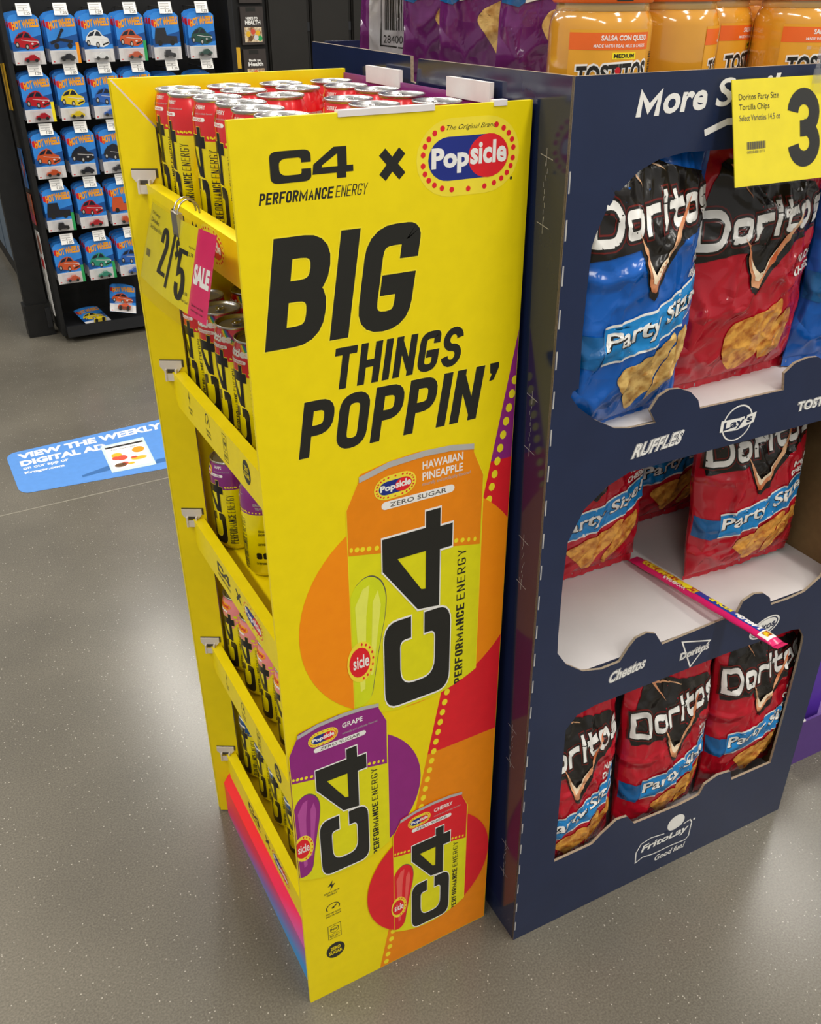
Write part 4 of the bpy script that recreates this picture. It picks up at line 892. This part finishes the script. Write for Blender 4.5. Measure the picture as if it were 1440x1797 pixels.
# ================================================================ toy car rack
RY = 3.9
rack = thing('toy_rack', 'tall black pegboard rack filled with carded toy cars', 'display rack', (.30,RY+.30,0))
mb = MB(); mb.box((0,0,.04),(1.04,.03,2.1),'rack_black')
for i in range(26):
    for j in range(6): mb.box((.03+i*.04,-.001,.16+j*.025),(.036+i*.04,.0005,.166+j*.025),'dark_panel_edge')
mb.build('pegboard', rack)
for x0 in (-.018,1.03):
    mb = MB(); mb.box((x0,-.30,.03),(x0+.02,.03,2.1),'rack_black'); mb.build('side_panel', rack)
mb = MB(); mb.box((.003,-.33,.045),(1.03,-.001,.06),'rack_metal'); mb.box((.003,-.345,.032),(1.03,-.330,.088),'rack_metal'); mb.build('base_shelf', rack)
mb = MB(); mb.box((.02,-.20,0),(1.02,.0,.045),'dark_panel_edge'); mb.build('plinth', rack)
CW_, CH_ = .132, .205
def car_poly(a, x, y, w, h, m, l, kind=0):
    if kind == 1:   # upright hot rod
        a.poly([(x,y+.1*h),(x+w,y+.1*h),(x+w,y+.5*h),(x+.55*w,y+.55*h),(x+.5*w,y+h),(x+.08*w,y+h),(x,y+.45*h)], m, l)
    elif kind == 2: # open kart
        a.line([(x,y+.3*h),(x+.4*w,y+.5*h),(x+.9*w,y+.35*h)], h*.16, m, l); a.line([(x+.3*w,y+.5*h),(x+.5*w,y+.95*h)], h*.14, m, l); a.ell(x+.53*w,y+h,.07*w,.1*h,m,l)
    else:
        P = lambda *q: [(x+u*w, y+v*h) for u, v in q]
        a.poly(P((0,.36),(.06,.60),(.22,.86),(.48,1.0),(.64,.90),(.74,.66),(.96,.50),(1,.24),(.93,.12),(.72,.0),(.45,.06),(.12,.18)), m, l)
        a.poly(P((.40,.66),(.52,.92),(.62,.85),(.70,.62)), 'glass_dark', l+1); a.poly(P((.10,.60),(.24,.82),(.44,.91),(.35,.66)), 'glass_dark', l+1)
        a.line(P((.30,.52),(.68,.44),(.94,.42)), .03*h, 'card_white', l+1); a.poly(P((.70,.08),(.97,.22),(.97,.30),(.70,.18)), 'ink', l+1)
        a.ell(x+.72*w, y+.30*h, .05*w, .05*h, 'card_white', l+2, 10); a.ell(x+.95*w, y+.38*h, .035*w, .05*h, 'card_white', l+2, 10)
        for q, v in ((.50,.14),(.12,.26)): a.ell(x+q*w, y+v*h, .075*w, .17*h, 'ink', l+2, 14); a.ell(x+q*w, y+v*h, .04*w, .10*h, 'silver_print', l+3, 12)
        return
    for q in (.22,.76): a.ell(x+q*w, y+.14*h, .10*w, .16*h, 'ink', l+1, 12)
def card_back(a, front=True):
    P = [(-.066,0),(.066,0),(.066,.185),(.052,.198),(.016,.205),(-.016,.205),(-.052,.198),(-.066,.185)]
    a.poly(P, 'card_blue', 1); a.rect(-.066,0,.066,.055,'card_white',2)
def toy(label, x, y, z, col, kind=0, edge=None):
    root = thing('carded_toy_car', label, 'toy car', (x, y, z), (0,0,0), 'carded toy cars on the rack')
    mb = MB(); P = [(-.066,0),(.066,0),(.066,.185),(.052,.198),(.016,.205),(-.016,.205),(-.052,.198),(-.066,.185)]
    mb.prism([P], lambda u, v, d: (u, d, v), .0012, 'card_blue')
    a = Art(); card_back(a); a.poly([(-.066,.055),(.066,.075),(.066,.12),(-.066,.09)], 'card_blue_dark', 2)
    a.poly([(-.064,.148),(-.045,.135),(-.04,.160),(-.05,.172),(-.064,.17)], 'logo_red', 3)
    a.text('HOT WHEELS', -.052, .138, .114, .034, 'logo_yellow', 4, .05, fn=lambda p, q: (p, q+(p+.05)*.10+.004*math.sin((p+.05)*28)))
    car_poly(a, -.056, .062, .108, .074, col, 5, kind)
    if edge: a.rect(.052,0,.066,.085,edge,3)
    a.rect(-.058,.006,-.050,.011,'logo_red',3)
    a.bake(mb, lambda u, v, d: (u, -d, v), .0003); mb.build('card', root)
    c = MB(); X = lambda u, v, d: (u, -.004-d, v)
    b = Art(); car_poly(b, -.028, .016, .066, .026, col, 0, kind)
    car = [(-.028,.019),(-.022,.030),(-.008,.032),(.002,.041),(.018,.042),(.030,.032),(.038,.028),(.037,.018)]
    if kind == 1: car = [(-.02,.016),(-.02,.03),(-.014,.044),(.008,.044),(.010,.032),(.030,.028),(.030,.016)]
    c.prism([car], X, .020, col, col)
    for q in (-.014,.024): c.prism([[(q+.0075*math.cos(t), .0185+.0075*math.sin(t)) for t in [2*math.pi*i/14 for i in range(14)]]], lambda u, v, d: (u, -.0245-d*-1, v), .021, 'ink', 'ink')
    c.build('car', root)
    s = MB(); p = [(-.045,.004),(.048,.004),(.048,.052),(-.045,.052)]; q = [(-.040,.009),(.043,.009),(.043,.047),(-.040,.047)]
    vs = [(x_, -.0012, z_) for x_, z_ in p]+[(x_, -.030, z_) for x_, z_ in q]; s.add(vs, [(0,1,5,4),(1,2,6,5),(2,3,7,6),(3,0,4,7),(4,5,6,7)], 'clear_blister'); s.build('blister', root)
    return root
def rear_card():
    root = thing('carded_toy_car', 'blue carded toy car mostly hidden behind the front card of its peg', 'toy car', (0,0,0), (0,0,0), 'rear carded toy cars')
    mb = MB(); P = [(-.066,0),(.066,0),(.066,.185),(.052,.198),(.016,.205),(-.016,.205),(-.052,.198),(-.066,.185)]
    mb.prism([P], lambda u, v, d: (u, d, v), .0012, 'card_blue'); a = Art(); card_back(a); a.poly([(-.064,.148),(-.045,.135),(-.04,.160),(-.05,.172),(-.064,.17)], 'logo_red', 3)
    a.poly([(-.06,.178),(-.02,.19),(.03,.196),(.05,.186),(0,.176)], 'logo_yellow', 3); a.bake(mb, lambda u, v, d: (u, -d, v), .0003); mb.build('card', root)
    s = MB(); p = [(-.045,.004),(.048,.004),(.048,.052),(-.045,.052)]; vs = [(x_, -.0012, z_) for x_, z_ in p]+[(x_, -.028, z_) for x_, z_ in p]; s.add(vs, [(0,1,5,4),(1,2,6,5),(2,3,7,6),(3,0,4,7),(4,5,6,7)], 'clear_blister'); s.build('blister', root)
    return root
def peg_hook(label, x, z):
    root = thing('peg_hook', label, 'peg hook', (x, RY+.30, z), (0,0,0), 'peg hooks of the toy rack')
    mb = MB(); mb.tube([(0,0,0),(0,-.298,0),(0,-.308,.012)], .003, 'wire'); mb.tube([(0,0,.022),(0,-.308,.022)], .002, 'wire'); mb.build('wire_arm', root)
    mb = MB(); a = Art(); T = lambda u, v, d: (u, -.312+(.0-v)*-.35-d, v)
    mb.prism([[(-.030,-.004),(.030,-.004),(.030,.044),(-.030,.044)]], lambda u, v, d: (u, -.312+v*.35+d, v), .002, 'print_white')
    for k in range(3): a.rect(-.024,.034-k*.010,.018,.038-k*.010,'silver_print',1)
    a.text('1.25', -.002, .000, .026, .011, 'grey_print', 1, .02); a.bake(mb, T, .0004); t = mb.build('price_tag', root); t['label'] = 'small white price tag'
    return root
rows = [1.297,1.055,.805,.556,.297]; names = ['top','second','third','fourth','bottom']
kinds = [
 [('car_red',0,None,'dark red car'),('car_black',2,'rainbow_orange','black kart with driver'),('car_white',0,None,'white sports car'),('car_orange',0,'rainbow_green','copper coloured sports car'),('car_black',1,None,'black blocky hot rod'),('car_dkgreen',0,None,'green and gold race car')],
 [('car_red',0,'dot_yellow','bright red coupe'),('car_yellow',0,None,'yellow supercar'),('car_blue',0,None,'blue race car'),('car_blue',0,None,'blue car'),('car_blue',0,None,'blue car'),('car_tan',0,None,'tan car')],
 [('car_orange',0,None,'orange and green racer'),('car_black',0,'card_blue_dark','black muscle car'),('car_black',0,None,'black coupe')],
 [('car_black',1,'rainbow_green','black blocky truck'),('car_red',0,None,'red and white wagon'),('car_orange',1,None,'orange off road truck')],
 [('car_orange',0,'rainbow_green','copper sports coupe'),('car_green',0,'rainbow_green','teal racer'),('car_blue',0,None,'blue open racer')]]
colx = [.379,.536,.690,.846,1.012,1.187]
wherec = ['outermost peg','second peg from outer side','third peg from outer side','fourth peg from outer side','fifth peg from outer side','sixth peg from outer side']
rproto = rear_card(); rproto_used = False
hproto = None
for r, (zb, kr) in enumerate(zip(rows, kinds)):
    for c, (col, kd, ed, nm) in enumerate(kr):
        if r == 1 and c > 2: lab = f'toy car card on the second row behind the yellow stand, {wherec[c]}'
        else: lab = f'carded {nm} toy on the {names[r]} row, {wherec[c]}'
        zz = zb-(.03 if (r == 1 and c > 3) else 0); yy = RY+(.12 if (r == 1 and c > 3) else 0)
        toy(lab, colx[c], yy, zz, col, kd, ed)
        for q in range(1, 4 if c < 5 else 3):
            y = yy+.042*q+random.uniform(0,.01)
            if not rproto_used: rproto.location = (colx[c]+random.uniform(-.004,.004), y, zz+.003); rproto_used = True
            else: dup(rproto, rproto['label'], (colx[c]+random.uniform(-.005,.005), y, zz+random.uniform(0,.008)))
        hl = f'wire hook with white price tag, {names[r]} row, {wherec[c]}'
        if hproto is None: hproto = peg_hook(hl, colx[c]+.01, zb+.200)
        else: dup(hproto, hl, (colx[c]+.01, RY+.30, zb+.200))
# toys fallen on the base shelf
f1 = toy('carded toy with blue car fallen flat on the rack base shelf', .48, RY-.005, .065, 'car_yellow', 0); f1.rotation_euler = (math.radians(-78), 0, math.radians(12)); f1['group'] = 'fallen toys on the base shelf'
f2 = toy('carded toy with orange car lying tilted at the back of the base shelf', .60, RY-.02, .115, 'car_orange', 0); f2.rotation_euler = (math.radians(-60), math.radians(12), math.radians(-10)); f2['group'] = 'fallen toys on the base shelf'
# ---------------------------------------------------------------- fixture beside the rack and gift cards on its side
fx = thing('store_fixture', 'black metal store fixture with grey blue kick panel behind the toy rack', 'shelving unit', (.20,RY+.36,0))
mb = MB(); mb.box((-.055,-.20,.06),(.055,-.14,2.1),'rack_black'); mb.box((-.065,-.215,.0),(.065,-.12,.17),'rack_black'); mb.build('corner_post', fx)
mb = MB(); mb.box((.035,-.225,.045),(.060,-.2155,.15),'rack_metal'); mb.build('foot_plate', fx)
mb = MB(); mb.box((.058,.0,.0),(1.2,3.6,2.1),'rack_black'); mb.box((-.02,-.12,1.75),(.058,3.6,1.8),'rack_black'); mb.build('shelving_block', fx)
mb = MB()
for k in range(5): mb.box((.052,.0+k*.7,.10),(.057,.64+k*.7,.62),'fixture_blue_grey')
mb.build('kick_panel', fx)
for lab, z0, z1, y0, m, nm in (('yellow gift card hanging on the dark rack side, above the others',1.09,1.30,RY+.12,'food_yellow','yellow'),('blue gift card with a red and white diamond hanging on the dark rack side',.735,.93,RY+.12,'rainbow_blue','blue'),('orange and pink gift card hanging on the dark rack side',.56,.72,RY+.12,'car_orange','orange'),('long white and red leaflet hanging lowest on the dark rack side',.10,.54,RY+.10,'print_white','white')):
    mb = MB(); mb.prism([[(0,z0),(.13,z0+.01),(.13,z1),(0,z1-.01)]], lambda y, z, d: (.276-.0+d, y0+.13-y, z), .002, m); a = Art()
    if nm == 'blue': a.poly([(.065,(z0+z1)/2+.05),(.11,(z0+z1)/2),(.065,(z0+z1)/2-.05),(.02,(z0+z1)/2)], 'print_red', 1); a.ell(.065,(z0+z1)/2,.018,.022,'print_white',2)
    if nm == 'orange': a.rect(.0,z0+.012,.13,z0+.06,'sign_pink',1)
    if nm == 'white': a.ell(.06,z1-.07,.045,.05,'car_orange',1); a.rect(.02,z0+.25,.11,z0+.30,'print_red',1)
    a.bake(mb, lambda y, z, d: (.276-d, y0+y, z), .0004); tag(mb.build('gift_card' if nm != 'white' else 'leaflet'), lab, 'gift card' if nm != 'white' else 'leaflet')
# ---------------------------------------------------------------- dark cabinets behind
for i in range(5):
    x0 = 1.56+i*.235
    t = thing('dark_cabinet', f'plain black tall cabinet door panel, {ordn[i]} in the row beyond the health signs', 'cabinet', (x0, 3.98, 0), (0,0,0), 'black cabinets behind the displays')
    mb = MB(); mb.box((0,.0,0),(.228,.35,2.2),'dark_panel'); mb.build('cabinet_body', t)
    mb = MB(); mb.box((.004,-.018,.04),(.208,-.0005,2.15),'dark_panel'); mb.build('cabinet_door', t)
    mb = MB(); mb.box((.212,-.012,.9),(.220,-.0005,1.43),'dark_panel_edge'); mb.box((.209,-.016,1.40),(.222,-.0125,1.44),'rack_metal'); mb.build('cabinet_handle', t)
t = thing('sign_column', 'narrow black column carrying the health signs next to the toy rack', 'display column', (1.375,3.99,0))
mb = MB(); mb.box((-.03,0,0),(.18,.25,2.2),'dark_panel_edge'); mb.build('column_body', t)
mb = MB(); mb.box((-.025,-.03,.9),(.0,-.0005,2.2),'rack_metal'); mb.build('upright_strip', t)
for lab, z0, z1, l1, l2, pic in (("dark sign reading HERE'S TO HEALTH with food picture on the narrow column",1.345,1.515,"HERE'S TO",'HEALTH',True),('dark sign reading Health on the narrow column, just above the yellow stand',1.16,1.325,'Back to','Health',True),('dark sign at the top of the narrow column, cut by the photo edge',1.53,1.70,'','',False)):
    mb = MB(); mb.box((1.415,3.972,z0),(1.535,3.985,z1),'grey_sign') if 'grey_sign' in M else (mat('grey_sign','3A3330',.5,.4), mb.box((1.415,3.972,z0),(1.535,3.985,z1),'grey_sign'))
    a = Art(); h = z1-z0; a.rect(1.445,z1-.022,1.495,z1-.004,'ink',1)
    if l1: a.text(l1, 1.442, z0+h*.66, .062, .012, 'print_white', 1, .04); a.text(l2, 1.437, z0+h*.53, .08, .019, 'print_white', 1, .04)
    if pic:
        a.rect(1.430,z0+.012,1.522,z0+h*.46,'photo_mix',1)
        for x, y, m in ((1.45,.55,'food_yellow'),(1.475,.7,'food_red'),(1.50,.6,'food_yellow'),(1.46,.25,'food_brown'),(1.49,.3,'card_white'),(1.51,.25,'rainbow_green')): a.ell(x, z0+.012+y*(h*.46-.012), .012, .013, m, 2)
    a.bake(mb, lambda x, z, d: (x, 3.972-d, z), .0005); tag(mb.build('health_sign'), lab, 'sign')
mb = MB(); mb.box((1.375,3.96,1.24),(1.395,3.988,1.335),'food_yellow'); tag(mb.build('hang_tag'), 'small yellow tag on the dark column below the health sign', 'tag')
# ---------------------------------------------------------------- purple tray beyond the bin
pt = thing('purple_display_tray', 'low purple cardboard display tray on the floor beyond the navy bin', 'display tray', BW(.82,.085,0), (0,0,BA))
mb = MB(); mb.box((0,0,0),(.6,.006,.135),'purple_tray'); mb.box((0,.006,0),(.006,.5,.135),'purple_tray'); mb.box((0,.494,0),(.6,.5,.135),'purple_tray'); mb.box((.006,.006,0),(.6,.494,.012),'purple_tray'); mb.box((0,0,.135),(.03,.012,.139),'white_card'); mb.build('tray_body', pt)
mb = MB(); mb.box((.0,.03,.0),(.10,.49,.27),'purple_box'); a = Art(); a.text('!', .03, .15, .022, .07, 'print_white', 1, .04); a.bake(mb, lambda x, z, d: (x, .03-d, z), .0004)
tag(mb.build('purple_carton', loc=BW(.832,.085,.0125), rot=(0,0,BA)), 'upright purple carton with a white mark inside the low purple tray', 'carton')
